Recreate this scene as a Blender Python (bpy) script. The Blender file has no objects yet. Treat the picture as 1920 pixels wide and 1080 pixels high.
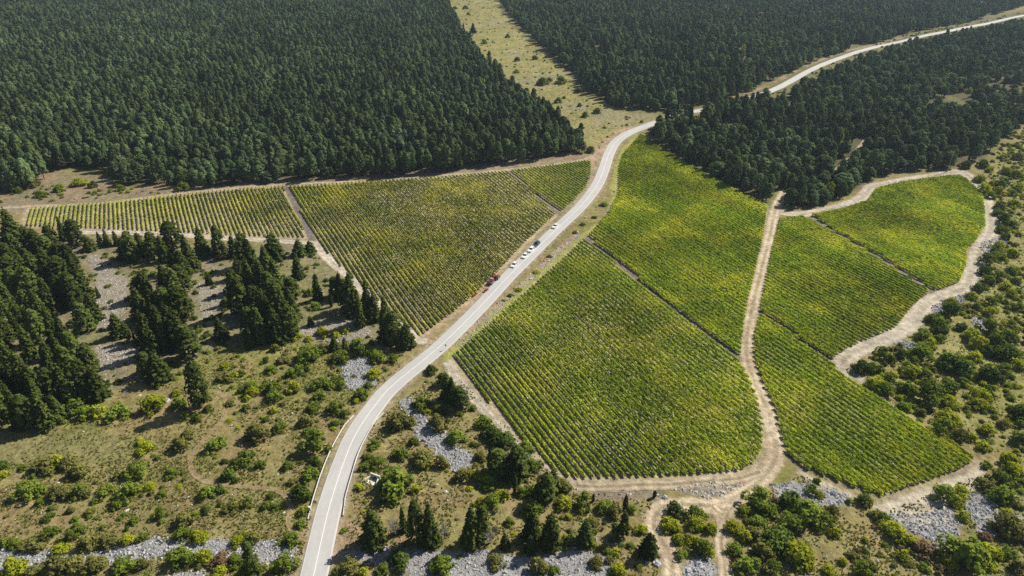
import bpy, bmesh, math, random
import numpy as np
from mathutils import Vector, Matrix, noise as mnoise

random.seed(7)
RNG = np.random.default_rng(7)
R = math.radians

# ------------------------------------------------------------------ camera, sky, sun, exposure
CAM_H = 135.0
PITCH = R(30.0)
FPX = 1280.0
scene = bpy.context.scene
cam_d = bpy.data.cameras.new("camera")
cam_d.sensor_width = 36.0
cam_d.lens = 24.0
cam_d.clip_start = 1.0
cam_d.clip_end = 20000.0
cam = bpy.data.objects.new("camera", cam_d)
cam.location = (0, 0, CAM_H)
cam.rotation_euler = (R(90) - PITCH, 0, 0)
scene.collection.objects.link(cam)
scene.camera = cam

SUN_EL = R(43.0)
SUN_AZ = math.atan2(0.84, 0.54)          # clockwise from +Y
world = bpy.data.worlds.new("World")
scene.world = world
world.use_nodes = True
wn = world.node_tree
wn.nodes.clear()
sky = wn.nodes.new("ShaderNodeTexSky")
sky.sky_type = 'NISHITA'
sky.sun_disc = False
sky.sun_elevation = SUN_EL
sky.sun_rotation = SUN_AZ
bg = wn.nodes.new("ShaderNodeBackground")
bg.inputs["Strength"].default_value = 0.052
wo = wn.nodes.new("ShaderNodeOutputWorld")
wn.links.new(sky.outputs[0], bg.inputs[0])
wn.links.new(bg.outputs[0], wo.inputs[0])

sun_d = bpy.data.lights.new("sun", 'SUN')
sun_d.energy = 5.0
sun_d.angle = R(0.5)
sun_d.color = (1.0, 0.945, 0.84)
sun = bpy.data.objects.new("sun", sun_d)
sdir = Vector((math.sin(SUN_AZ) * math.cos(SUN_EL), math.cos(SUN_AZ) * math.cos(SUN_EL), math.sin(SUN_EL)))
sun.rotation_euler = sdir.to_track_quat('Z', 'Y').to_euler()
sun.location = (100, 100, 300)
scene.collection.objects.link(sun)

scene.view_settings.view_transform = 'Standard'
scene.view_settings.look = 'None'
scene.view_settings.exposure = 0.50
scene.view_settings.gamma = 1.0
scene.cycles.max_bounces = 5
scene.cycles.diffuse_bounces = 2
scene.cycles.glossy_bounces = 1
scene.cycles.transmission_bounces = 3
scene.cycles.transparent_max_bounces = 4
scene.cycles.caustics_reflective = False
scene.cycles.caustics_refractive = False
scene.cycles.use_denoising = False

COL = scene.collection

# ------------------------------------------------------------------ numeric helpers
def hsh(ix, iy, seed):
    ix = ix.astype(np.int64); iy = iy.astype(np.int64)
    n = (ix * 374761393 + iy * 668265263 + seed * 1442695041) & 0xffffffff
    n = ((n ^ (n >> 13)) * 1274126177) & 0xffffffff
    n = n ^ (n >> 16)
    return (n & 0xffffff) / float(0xffffff)

def vnoise(x, y, s, seed=0):
    x = np.asarray(x, float) / s; y = np.asarray(y, float) / s
    ix = np.floor(x); iy = np.floor(y)
    fx = x - ix; fy = y - iy
    fx = fx * fx * (3 - 2 * fx); fy = fy * fy * (3 - 2 * fy)
    a = hsh(ix, iy, seed); b = hsh(ix + 1, iy, seed)
    c = hsh(ix, iy + 1, seed); d = hsh(ix + 1, iy + 1, seed)
    return (a * (1 - fx) + b * fx) * (1 - fy) + (c * (1 - fx) + d * fx) * fy

def fbm(x, y, s, seed=0, octv=4):
    t = 0.0; a = 0.5; n = 0.0
    for k in range(octv):
        t = t + a * vnoise(x + 17.3 * k, y - 9.1 * k, s, seed + k); n += a
        a *= 0.5; s *= 0.5
    return t / n

def height(x, y):
    x = np.asarray(x, float); y = np.asarray(y, float)
    h = 0.55 * np.sin(x / 23.0 + 1.3) * np.cos(y / 31.0) + 0.5 * np.sin((x + y) / 47.0) \
        + 0.35 * np.cos((x - 0.6 * y) / 19.0)
    return h

SP, CP = math.sin(PITCH), math.cos(PITCH)

def unproj(px, py):
    """where the sight line through photo point (px, py) of the 1920x1080 photograph meets the ground"""
    px = np.asarray(px, float); py = np.asarray(py, float)
    u = (px - 960.0) / FPX; v = (540.0 - py) / FPX
    dx = u; dy = v * SP + CP; dz = v * CP - SP
    z = np.zeros_like(dx)
    for _ in range(4):
        t = (z - CAM_H) / dz
        x = dx * t; y = dy * t
        z = height(x, y)
    return x, y

def proj(x, y, z):
    z = np.asarray(z, float) - CAM_H
    zc = y * CP - z * SP
    yc = y * SP + z * CP
    return 960 + FPX * x / zc, 540 - FPX * yc / zc

def G(px, py):
    x, y = unproj(px, py)
    return float(x), float(y)

def scales(px, py):
    """metres per photo pixel sideways and upward at that ground point"""
    x, y = unproj(px, py)
    zc = y * CP + CAM_H * SP
    d = math.atan2(CAM_H, float(y))
    sx = zc / FPX
    return float(sx), float(sx * math.cos(d - PITCH) / math.cos(d))

def gpoly(pts):
    a = np.array(pts, float)
    x, y = unproj(a[:, 0], a[:, 1])
    return np.stack([x, y], 1)

def densify(P, step):
    out = []
    for i in range(len(P) - 1):
        n = max(1, int(np.hypot(*(P[i + 1] - P[i])) / step))
        for k in range(n):
            out.append(P[i] + (P[i + 1] - P[i]) * k / n)
    out.append(P[-1])
    return np.array(out)

def smooth_line(P, step=2.0):
    P = np.asarray(P, float)
    Q = np.vstack([2 * P[0] - P[1], P, 2 * P[-1] - P[-2]])
    out = []
    for i in range(1, len(Q) - 2):
        p0, p1, p2, p3 = Q[i - 1], Q[i], Q[i + 1], Q[i + 2]
        n = max(2, int(np.hypot(*(p2 - p1)) / step))
        for k in range(n):
            t = k / n
            out.append(0.5 * ((2 * p1) + (-p0 + p2) * t + (2 * p0 - 5 * p1 + 4 * p2 - p3) * t * t
                              + (-p0 + 3 * p1 - 3 * p2 + p3) * t ** 3))
    out.append(Q[-2])
    return np.array(out)

def in_poly(x, y, P):
    x = np.asarray(x, float); y = np.asarray(y, float)
    r = np.zeros(x.shape, bool)
    j = len(P) - 1
    for i in range(len(P)):
        xi, yi = P[i]; xj, yj = P[j]
        c = ((yi > y) != (yj > y)) & (x < (xj - xi) * (y - yi) / (yj - yi + 1e-12) + xi)
        r ^= c
        j = i
    return r

def line_dist(x, y, P, maxd=None):
    d2 = np.full(np.shape(x), 1e12)
    for i in range(len(P) - 1):
        ax, ay = P[i]; bx, by = P[i + 1]
        vx, vy = bx - ax, by - ay
        L = vx * vx + vy * vy + 1e-9
        t = np.clip(((x - ax) * vx + (y - ay) * vy) / L, 0, 1)
        dd = (x - ax - t * vx) ** 2 + (y - ay - t * vy) ** 2
        d2 = np.minimum(d2, dd)
    return np.sqrt(d2)

def poly_sd(x, y, P):
    """signed distance to a polygon, positive inside; only near the polygon, -99 far away"""
    x = np.asarray(x, float); y = np.asarray(y, float)
    out = np.full(x.shape, -99.0)
    m = (x > P[:, 0].min() - 12) & (x < P[:, 0].max() + 12) & (y > P[:, 1].min() - 12) & (y < P[:, 1].max() + 12)
    if m.any():
        xs, ys = x[m], y[m]
        d = line_dist(xs, ys, np.vstack([P, P[:1]]))
        out[m] = np.where(in_poly(xs, ys, P), d, -d)
    return out

def sstep(a, b, v):
    t = np.clip((v - a) / (b - a), 0, 1)
    return t * t * (3 - 2 * t)

# ------------------------------------------------------------------ mesh helpers
def mesh_np(name, V, F, mat=None, smooth=False):
    """F: (n,k) int array"""
    me = bpy.data.meshes.new(name)
    V = np.asarray(V, np.float32); F = np.asarray(F, np.int32)
    n, k = F.shape
    me.vertices.add(len(V)); me.vertices.foreach_set("co", V.ravel())
    me.loops.add(n * k); me.loops.foreach_set("vertex_index", F.ravel())
    me.polygons.add(n)
    me.polygons.foreach_set("loop_start", np.arange(0, n * k, k, dtype=np.int32))
    me.update(calc_edges=True)
    me.polygons.foreach_set("use_smooth", np.full(n, smooth))
    if mat: me.materials.append(mat)
    return me

def vcol(me, name, C):
    a = me.color_attributes.new(name, 'FLOAT_COLOR', 'POINT')
    C4 = np.ones((len(C), 4), np.float32); C4[:, :C.shape[1]] = C
    a.data.foreach_set("color", C4.ravel())

def put(name, data, parent=None, loc=None, label=None, cat=None, group=None, kind=None, rz=0.0, scale=None):
    o = bpy.data.objects.new(name, data)
    COL.objects.link(o)
    if parent: o.parent = parent
    if loc is not None: o.location = loc
    if rz: o.rotation_euler = (0, 0, rz)
    if scale is not None: o.scale = scale
    if label: o["label"] = label
    if cat: o["category"] = cat
    if group: o["group"] = group
    if kind: o["kind"] = kind
    return o

class BM:
    """collects boxes, tubes and prisms into one mesh"""
    def __init__(s): s.V = []; s.F = []
    def add(s, V, F):
        b = len(s.V); s.V += [tuple(v) for v in V]; s.F += [tuple(i + b for i in f) for f in F]
    def box(s, c, d, rz=0.0, taper=1.0):
        cx, cy, cz = c; dx, dy, dz = d[0] / 2, d[1] / 2, d[2] / 2
        V = []
        for k, tz in ((-1, 1.0), (1, taper)):
            for sx, sy in ((-1, -1), (1, -1), (1, 1), (-1, 1)):
                x, y = sx * dx * tz, sy * dy * tz
                V.append((cx + x * math.cos(rz) - y * math.sin(rz), cy + x * math.sin(rz) + y * math.cos(rz), cz + k * dz))
        s.add(V, [(0, 3, 2, 1), (4, 5, 6, 7), (0, 1, 5, 4), (1, 2, 6, 5), (2, 3, 7, 6), (3, 0, 4, 7)])
    def tube(s, a, b, r0, r1=None, n=8):
        r1 = r0 if r1 is None else r1
        a = Vector(a); b = Vector(b); d = (b - a).normalized()
        u = d.orthogonal().normalized(); w = d.cross(u)
        V = []
        for p, r in ((a, r0), (b, r1)):
            for k in range(n):
                t = 2 * math.pi * k / n
                V.append(p + u * (r * math.cos(t)) + w * (r * math.sin(t)))
        F = [(k, (k + 1) % n, n + (k + 1) % n, n + k) for k in range(n)]
        F += [tuple(range(n - 1, -1, -1)), tuple(range(n, 2 * n))]
        s.add(V, F)
    def prism(s, prof, y0, y1, inset=0.0):
        """profile in x-z, extruded across y; inset narrows the upper points"""
        n = len(prof); zmax = max(p[1] for p in prof); zmin = min(p[1] for p in prof)
        V = []
        for side, yy in ((-1, y0), (1, y1)):
            for (x, z) in prof:
                k = inset * (z - zmin) / (zmax - zmin + 1e-9)
                V.append((x, yy - side * k, z))
        F = [tuple(range(n)), tuple(range(2 * n - 1, n - 1, -1))]
        F += [(k, n + k, n + (k + 1) % n, (k + 1) % n) for k in range(n)]
        s.add(V, F)
    def build(s, name, mat=None):
        me = bpy.data.meshes.new(name)
        me.from_pydata(s.V, [], s.F); me.update()
        bm = bmesh.new(); bm.from_mesh(me)
        bmesh.ops.recalc_face_normals(bm, faces=bm.faces)
        bm.to_mesh(me); bm.free()
        if mat: me.materials.append(mat)
        return me

# ------------------------------------------------------------------ materials
def new_mat(name):
    m = bpy.data.materials.new(name); m.use_nodes = True
    nt = m.node_tree; nt.nodes.clear()
    return m, nt, nt.nodes, nt.links

def simple_mat(name, col, rough=0.7, metal=0.0, var=0.15, scale=3.0, spec=0.5):
    m, nt, N, L = new_mat(name)
    o = N.new("ShaderNodeOutputMaterial"); p = N.new("ShaderNodeBsdfPrincipled")
    p.inputs["Roughness"].default_value = rough; p.inputs["Metallic"].default_value = metal
    p.inputs["Specular IOR Level"].default_value = spec
    g = N.new("ShaderNodeNewGeometry"); nz = N.new("ShaderNodeTexNoise")
    nz.inputs["Scale"].default_value = scale; nz.inputs["Detail"].default_value = 4
    mr = N.new("ShaderNodeMapRange")
    mr.inputs["To Min"].default_value = 1 - var; mr.inputs["To Max"].default_value = 1 + var
    mx = N.new("ShaderNodeMix"); mx.data_type = 'RGBA'; mx.blend_type = 'MULTIPLY'
    mx.inputs["Factor"].default_value = 1.0; mx.inputs["A"].default_value = (*col, 1)
    L.new(g.outputs["Position"], nz.inputs["Vector"]); L.new(nz.outputs["Fac"], mr.inputs["Value"])
    L.new(mr.outputs["Result"], mx.inputs["B"]); L.new(mx.outputs["Result"], p.inputs["Base Color"])
    L.new(p.outputs[0], o.inputs[0])
    return m

def leaf_mat(name, ca, cb, trans=0.28, patch=None, patch_scale=0.05, objvar=0.22, broad=None):
    m, nt, N, L = new_mat(name)
    o = N.new("ShaderNodeOutputMaterial")
    df = N.new("ShaderNodeBsdfDiffuse"); tr = N.new("ShaderNodeBsdfTranslucent"); ms = N.new("ShaderNodeMixShader")
    ms.inputs[0].default_value = trans
    g = N.new("ShaderNodeNewGeometry"); oi = N.new("ShaderNodeObjectInfo")
    mx = N.new("ShaderNodeMix"); mx.data_type = 'RGBA'
    mx.inputs["A"].default_value = (*ca, 1); mx.inputs["B"].default_value = (*cb, 1)
    L.new(g.outputs["Random Per Island"], mx.inputs["Factor"])
    out = mx.outputs["Result"]
    if patch:
        nz = N.new("ShaderNodeTexNoise"); nz.inputs["Scale"].default_value = patch_scale
        nz.inputs["Detail"].default_value = 5; nz.inputs["Roughness"].default_value = 0.65
        L.new(g.outputs["Position"], nz.inputs["Vector"])
        cr = N.new("ShaderNodeMapRange")
        cr.inputs["From Min"].default_value = 0.44; cr.inputs["From Max"].default_value = 0.66
        L.new(nz.outputs["Fac"], cr.inputs["Value"])
        m2 = N.new("ShaderNodeMix"); m2.data_type = 'RGBA'
        L.new(cr.outputs["Result"], m2.inputs["Factor"])
        L.new(out, m2.inputs["A"]); m2.inputs["B"].default_value = (*patch, 1)
        out = m2.outputs["Result"]
    if broad:
        nb = N.new("ShaderNodeTexNoise"); nb.inputs["Scale"].default_value = broad[0]; nb.inputs["Detail"].default_value = 3
        L.new(g.outputs["Position"], nb.inputs["Vector"])
        cb2 = N.new("ShaderNodeMapRange"); cb2.inputs["From Min"].default_value = .36; cb2.inputs["From Max"].default_value = .64
        cb2.inputs["To Min"].default_value = broad[1]; cb2.inputs["To Max"].default_value = broad[2]
        L.new(nb.outputs["Fac"], cb2.inputs["Value"])
        m3 = N.new("ShaderNodeMix"); m3.data_type = 'RGBA'; m3.blend_type = 'MULTIPLY'; m3.inputs["Factor"].default_value = 1
        L.new(out, m3.inputs["A"]); L.new(cb2.outputs["Result"], m3.inputs["B"]); out = m3.outputs["Result"]
    mr = N.new("ShaderNodeMapRange")
    mr.inputs["To Min"].default_value = 1 - objvar; mr.inputs["To Max"].default_value = 1 + objvar
    L.new(oi.outputs["Random"], mr.inputs["Value"])
    mm = N.new("ShaderNodeMix"); mm.data_type = 'RGBA'; mm.blend_type = 'MULTIPLY'; mm.inputs["Factor"].default_value = 1
    L.new(out, mm.inputs["A"]); L.new(mr.outputs["Result"], mm.inputs["B"])
    L.new(mm.outputs["Result"], df.inputs["Color"]); L.new(mm.outputs["Result"], tr.inputs["Color"])
    L.new(df.outputs[0], ms.inputs[1]); L.new(tr.outputs[0], ms.inputs[2]); L.new(ms.outputs[0], o.inputs[0])
    return m

def ground_mat():
    m, nt, N, L = new_mat("ground")
    o = N.new("ShaderNodeOutputMaterial"); p = N.new("ShaderNodeBsdfPrincipled")
    p.inputs["Roughness"].default_value = 0.95; p.inputs["Specular IOR Level"].default_value = 0.1
    at = N.new("ShaderNodeAttribute"); at.attribute_name = "col"
    ar = N.new("ShaderNodeAttribute"); ar.attribute_name = "rub"
    g = N.new("ShaderNodeNewGeometry")
    def nz(scale, det, rough=0.6):
        n = N.new("ShaderNodeTexNoise"); n.inputs["Scale"].default_value = scale
        n.inputs["Detail"].default_value = det; n.inputs["Roughness"].default_value = rough
        L.new(g.outputs["Position"], n.inputs["Vector"]); return n
    n1 = nz(0.45, 6, 0.75); n2 = nz(0.06, 4)
    r1 = N.new("ShaderNodeMapRange"); r1.inputs["From Min"].default_value = 0.3; r1.inputs["From Max"].default_value = 0.7
    r1.inputs["To Min"].default_value = 0.5; r1.inputs["To Max"].default_value = 1.5
    L.new(n1.outputs["Fac"], r1.inputs["Value"])
    r2 = N.new("ShaderNodeMapRange"); r2.inputs["From Min"].default_value = 0.3; r2.inputs["From Max"].default_value = 0.7
    r2.inputs["To Min"].default_value = 0.85; r2.inputs["To Max"].default_value = 1.15
    L.new(n2.outputs["Fac"], r2.inputs["Value"])
    mu = N.new("ShaderNodeMath"); mu.operation = 'MULTIPLY'
    L.new(r1.outputs["Result"], mu.inputs[0]); L.new(r2.outputs["Result"], mu.inputs[1])
    mx = N.new("ShaderNodeMix"); mx.data_type = 'RGBA'; mx.blend_type = 'MULTIPLY'; mx.inputs["Factor"].default_value = 1
    L.new(at.outputs["Color"], mx.inputs["A"]); L.new(mu.outputs[0], mx.inputs["B"])
    vo = N.new("ShaderNodeTexVoronoi"); vo.inputs["Scale"].default_value = 1.7
    L.new(g.outputs["Position"], vo.inputs["Vector"])
    rv = N.new("ShaderNodeMapRange"); rv.inputs["From Min"].default_value = 0.16; rv.inputs["From Max"].default_value = 0.28
    rv.inputs["To Min"].default_value = 1.0; rv.inputs["To Max"].default_value = 0.0
    L.new(vo.outputs["Distance"], rv.inputs["Value"])
    vm = N.new("ShaderNodeMath"); vm.operation = 'MULTIPLY'
    L.new(rv.outputs["Result"], vm.inputs[0]); L.new(ar.outputs["Fac"], vm.inputs[1])
    m2 = N.new("ShaderNodeMix"); m2.data_type = 'RGBA'
    L.new(vm.outputs[0], m2.inputs["Factor"]); L.new(mx.outputs["Result"], m2.inputs["A"])
    m2.inputs["B"].default_value = (0.46, 0.44, 0.42, 1)
    L.new(m2.outputs["Result"], p.inputs["Base Color"])
    bp = N.new("ShaderNodeBump"); bp.inputs["Strength"].default_value = 0.9; bp.inputs["Distance"].default_value = 0.5
    nb = nz(1.1, 5, 0.7)
    L.new(nb.outputs["Fac"], bp.inputs["Height"]); L.new(bp.outputs[0], p.inputs["Normal"])
    L.new(p.outputs[0], o.inputs[0])
    return m

M_GROUND = ground_mat()
M_ROAD = simple_mat("road_asphalt", (0.45, 0.435, 0.41), 0.85, var=0.09, scale=0.35)
M_LINE = simple_mat("white_line_paint", (0.70, 0.70, 0.68), 0.6, var=0.05)
M_STEEL = simple_mat("galvanised_steel", (0.72, 0.72, 0.70), 0.6, 0.0, var=0.05)
M_BARK = simple_mat("bark", (0.09, 0.065, 0.045), 0.95, var=0.3, scale=2.0)
M_POLE = simple_mat("pole_wood", (0.30, 0.27, 0.23), 0.9, var=0.15)
M_TWIG = simple_mat("dead_twigs", (0.34, 0.32, 0.29), 0.9, var=0.15)
M_STONE = simple_mat("limestone", (0.36, 0.36, 0.375), 0.9, var=0.25, scale=0.8)
M_STONE2 = simple_mat("limestone_warm", (0.46, 0.42, 0.37), 0.9, var=0.25, scale=0.8)
M_CONC = simple_mat("concrete", (0.66, 0.62, 0.54), 0.9, var=0.1)
M_WHITE = simple_mat("white_car_paint", (0.80, 0.81, 0.82), 0.25, var=0.02)
M_NAVY = simple_mat("dark_blue_car_paint", (0.035, 0.055, 0.10), 0.2, var=0.02)
M_GLASS = simple_mat("dark_glass", (0.02, 0.03, 0.04), 0.08, var=0.02)
M_TYRE = simple_mat("tyre_rubber", (0.02, 0.02, 0.02), 0.85, var=0.05)
M_RIM = simple_mat("rim_metal", (0.5, 0.5, 0.5), 0.35, 0.6, var=0.05)
M_RED = simple_mat("red_plastic", (0.42, 0.055, 0.03), 0.5, var=0.15)
M_TRACT = simple_mat("red_tractor_paint", (0.38, 0.03, 0.03), 0.4, var=0.1)
M_LAMP = simple_mat("headlight_glass", (0.75, 0.78, 0.8), 0.1, var=0.02)
M_DARK = simple_mat("dark_metal", (0.05, 0.055, 0.08), 0.5, var=0.1)

LEAF = {
    'conifer': leaf_mat("conifer_needles", (0.034, 0.054, 0.012), (0.115, 0.138, 0.030), 0.2, objvar=0.38),
    'pine': leaf_mat("pine_needles", (0.056, 0.095, 0.040), (0.130, 0.180, 0.080), 0.25, patch=(0.105, 0.140, 0.050), patch_scale=0.03, objvar=0.45, broad=(0.02, .78, 1.25)),
    'cypress': leaf_mat("cypress_needles", (0.020, 0.036, 0.014), (0.045, 0.066, 0.022), 0.12),
    'd': leaf_mat("dark_green_leaves", (0.055, 0.095, 0.015), (0.125, 0.170, 0.030), 0.28, objvar=0.3),
    'g': leaf_mat("green_leaves", (0.105, 0.160, 0.020), (0.230, 0.275, 0.038), 0.33, objvar=0.3),
    'y': leaf_mat("yellow_green_leaves", (0.22, 0.28, 0.018), (0.42, 0.42, 0.03), 0.35),
    'o': leaf_mat("olive_leaves", (0.130, 0.140, 0.036), (0.240, 0.225, 0.060), 0.28),
    'r': leaf_mat("reddish_brown_leaves", (0.16, 0.09, 0.055), (0.20, 0.15, 0.07), 0.2),
}
M_VINE = leaf_mat("vine_leaves", (0.205, 0.285, 0.022), (0.350, 0.440, 0.036), 0.38, patch=(0.52, 0.53, 0.050), patch_scale=0.045, objvar=0.12, broad=(0.018, .80, 1.25))
M_VINE_DRY = leaf_mat("vine_leaves_dry", (0.175, 0.225, 0.020), (0.340, 0.375, 0.040), 0.36, patch=(0.50, 0.48, 0.06), patch_scale=0.04, objvar=0.14, broad=(0.02, .82, 1.2))
M_GRASS = leaf_mat("dry_grass", (0.27, 0.235, 0.080), (0.16, 0.18, 0.045), 0.3, patch=(0.19, 0.22, 0.05))

# ------------------------------------------------------------------ layout, traced as ground positions
ROAD_PX = [(560, 1190), (575, 1130), (588, 1080), (603, 1012), (618, 950), (641, 878), (667, 815), (704, 760), (740, 720), (827, 648),
           (898, 578), (960, 512), (1033, 440), (1083, 393), (1107, 365), (1123, 340), (1134, 312), (1142, 288), (1155, 266),
           (1178, 250), (1212, 236), (1240, 226), (1280, 213), (1340, 202), (1413, 182), (1453, 167), (1513, 135), (1580, 107),
           (1647, 87), (1713, 72), (1780, 58), (1847, 45), (1920, 29), (2010, 10)]
ROAD = smooth_line(gpoly(ROAD_PX), 2.0)
TRACKS = {
 'main': (4.6, [(1480, 335), (1470, 362), (1457, 385), (1450, 410), (1444, 440), (1434, 480), (1424, 520), (1412, 570), (1404, 610), (1399, 650), (1405, 690),
                (1417, 720), (1440, 770), (1453, 820), (1453, 860), (1427, 900), (1385, 930), (1340, 948), (1300, 947), (1260, 948),
                (1238, 955), (1225, 975), (1230, 998), (1250, 1027), (1260, 1053), (1260, 1090), (1255, 1130)]),
 'fork': (3.0, [(1335, 950), (1349, 965), (1357, 985), (1352, 1020), (1358, 1050), (1361, 1090), (1365, 1130)]),
 'fork2': (2.6, [(1395, 930), (1372, 952), (1360, 975), (1356, 1000)]),
 'lower': (3.4, [(1072, 910), (1110, 913), (1150, 912), (1200, 909), (1260, 908), (1330, 902), (1385, 897), (1425, 885)]),
 'right': (6.4, [(1462, 398), (1500, 402), (1560, 392), (1600, 380), (1622, 366), (1636, 350), (1662, 345), (1700, 337), (1760, 328), (1800, 322), (1822, 335), (1836, 352), (1848, 375),
                 (1857, 410), (1857, 437), (1838, 470), (1824, 510), (1807, 540), (1752, 563), (1723, 587), (1703, 611), (1655, 637), (1600, 660),
                 (1580, 680), (1595, 702), (1617, 727)]),
 'upper': (2.8, [(-60, 392), (0, 390), (83, 386), (183, 383), (250, 374), (330, 364), (400, 357), (520, 347), (640, 342), (800, 332), (940, 320),
                 (1040, 309), (1098, 299), (1112, 292)]),
 'strip': (4.2, [(150, 436), (240, 437), (350, 442), (480, 450), (550, 454), (590, 458), (615, 485), (655, 520), (705, 568), (745, 604), (782, 636), (800, 640)]),
 'edge': (3.4, [(838, 678), (853, 705), (880, 738), (905, 765), (935, 800), (975, 842), (1010, 873), (1045, 900), (1075, 910)]),
 'verge': (2.8, [(835, 672), (870, 640), (960, 562), (1010, 515), (1060, 470), (1098, 440), (1130, 415), (1150, 388), (1152, 350), (1158, 312), (1170, 282), (1196, 252)]),
 'meadow': (1.5, [(400, 735), (418, 742), (425, 762), (415, 790), (395, 812), (375, 835), (358, 855), (362, 885), (395, 905), (450, 912), (520, 920), (545, 950), (540, 980), (560, 1005), (582, 1012)]),
 'forest': (3.0, [(1560, 325), (1585, 305), (1600, 290), (1617, 270), (1625, 258)]),
}
TRK = {k: (w, smooth_line(gpoly(p), 1.5)) for k, (w, p) in TRACKS.items()}

PLOTS = {
 'A': [(52, 392), (110, 387), (200, 381), (300, 371), (400, 360), (470, 354), (531, 350), (552, 395), (578, 446), (500, 444), (420, 440), (340, 436), (250, 432), (150, 428), (46, 424)],
 'B': [(543, 350), (640, 345), (720, 340), (800, 335), (880, 329), (948, 322), (1000, 362), (1042, 402), (1010, 432), (985, 455), (940, 503), (885, 558), (840, 594), (790, 630),
       (745, 595), (700, 556), (650, 510), (612, 472), (594, 452), (567, 400)],
 'C': [(957, 321), (1040, 311), (1107, 302), (1108, 328), (1098, 352), (1077, 376), (1050, 399), (1005, 362)],
 'D': [(1202, 252), (1238, 279), (1290, 309), (1340, 337), (1390, 364), (1438, 388), (1437, 400), (1430, 450), (1417, 505), (1405, 555), (1396, 600), (1391, 640), (1388, 668),
       (1340, 632), (1290, 594), (1230, 548), (1170, 500), (1102, 444), (1140, 402), (1160, 362), (1160, 315), (1168, 290)],
 'E': [(1094, 450), (1165, 505), (1225, 554), (1285, 601), (1335, 640), (1386, 679), (1402, 706), (1420, 750), (1431, 800), (1428, 845), (1414, 868), (1390, 883), (1330, 889), (1240, 893), (1150, 897), (1075, 899),
       (1045, 886), (1000, 845), (930, 766), (880, 713), (843, 672), (880, 640), (960, 572), (1030, 510)],
 'F': [(1461, 411), (1505, 407), (1560, 438), (1640, 484), (1742, 548), (1713, 573), (1697, 592), (1680, 616), (1613, 642), (1575, 662), (1562, 674), (1500, 634), (1425, 583), (1430, 552), (1447, 470)],
 'G': [(1522, 404), (1580, 393), (1625, 378), (1642, 355), (1690, 343), (1740, 336), (1777, 332), (1805, 332), (1825, 351), (1840, 368), (1846, 392), (1846, 427), (1827, 455), (1812, 470), (1810, 503), (1798, 530), (1760, 545), (1748, 544), (1650, 482), (1570, 436)],
 'H': [(1424, 592), (1495, 638), (1556, 682), (1590, 712), (1613, 728), (1680, 770), (1780, 830), (1826, 862), (1800, 881), (1713, 911), (1650, 932), (1580, 906), (1513, 880), (1472, 848), (1465, 818), (1453, 770), (1435, 727), (1415, 680), (1413, 630)],
}
PG = {k: gpoly(v) for k, v in PLOTS.items()}

FOREST = {
 'L': [(-160, -40), (815, -40), (862, 60), (898, 105), (945, 158), (1012, 208), (1062, 248), (1098, 274), (1096, 286), (1040, 292), (1000, 302), (900, 313), (850, 321), (760, 328), (640, 334),
       (560, 338), (450, 348), (360, 354), (300, 346), (250, 352), (225, 342), (190, 322), (150, 316), (95, 322), (70, 354), (0, 366), (-160, 376)],
 'U': [(908, -40), (955, 30), (1012, 88), (1068, 133), (1104, 176), (1162, 205), (1262, 209), (1340, 194), (1405, 173), (1436, 156), (1456, 150), (1500, 127), (1600, 91), (1700, 63), (1800, 46), (1900, 18), (1990, -10), (2060, -40)],
 'R': [(1226, 246), (1245, 234), (1290, 225), (1345, 213), (1420, 197), (1470, 184), (1530, 155), (1600, 123), (1700, 92), (1800, 72), (1920, 49), (2070, 20), (2070, 240), (1920, 236), (1880, 258), (1848, 296),
       (1790, 316), (1700, 320), (1640, 334), (1606, 358), (1560, 378), (1500, 392), (1478, 390), (1482, 362), (1472, 352), (1448, 362), (1440, 380), (1400, 366), (1350, 340), (1300, 313), (1254, 284), (1232, 268)],
}
FG = {k: gpoly(v) for k, v in FOREST.items()}
CLEAR = gpoly([(815, -60), (905, -60), (955, 33), (1010, 92), (1066, 137), (1104, 180), (1160, 210), (1235, 216), (1200, 240), (1140, 252), (1105, 285), (1090, 262), (1010, 206), (940, 156), (895, 104), (860, 60)])
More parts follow.
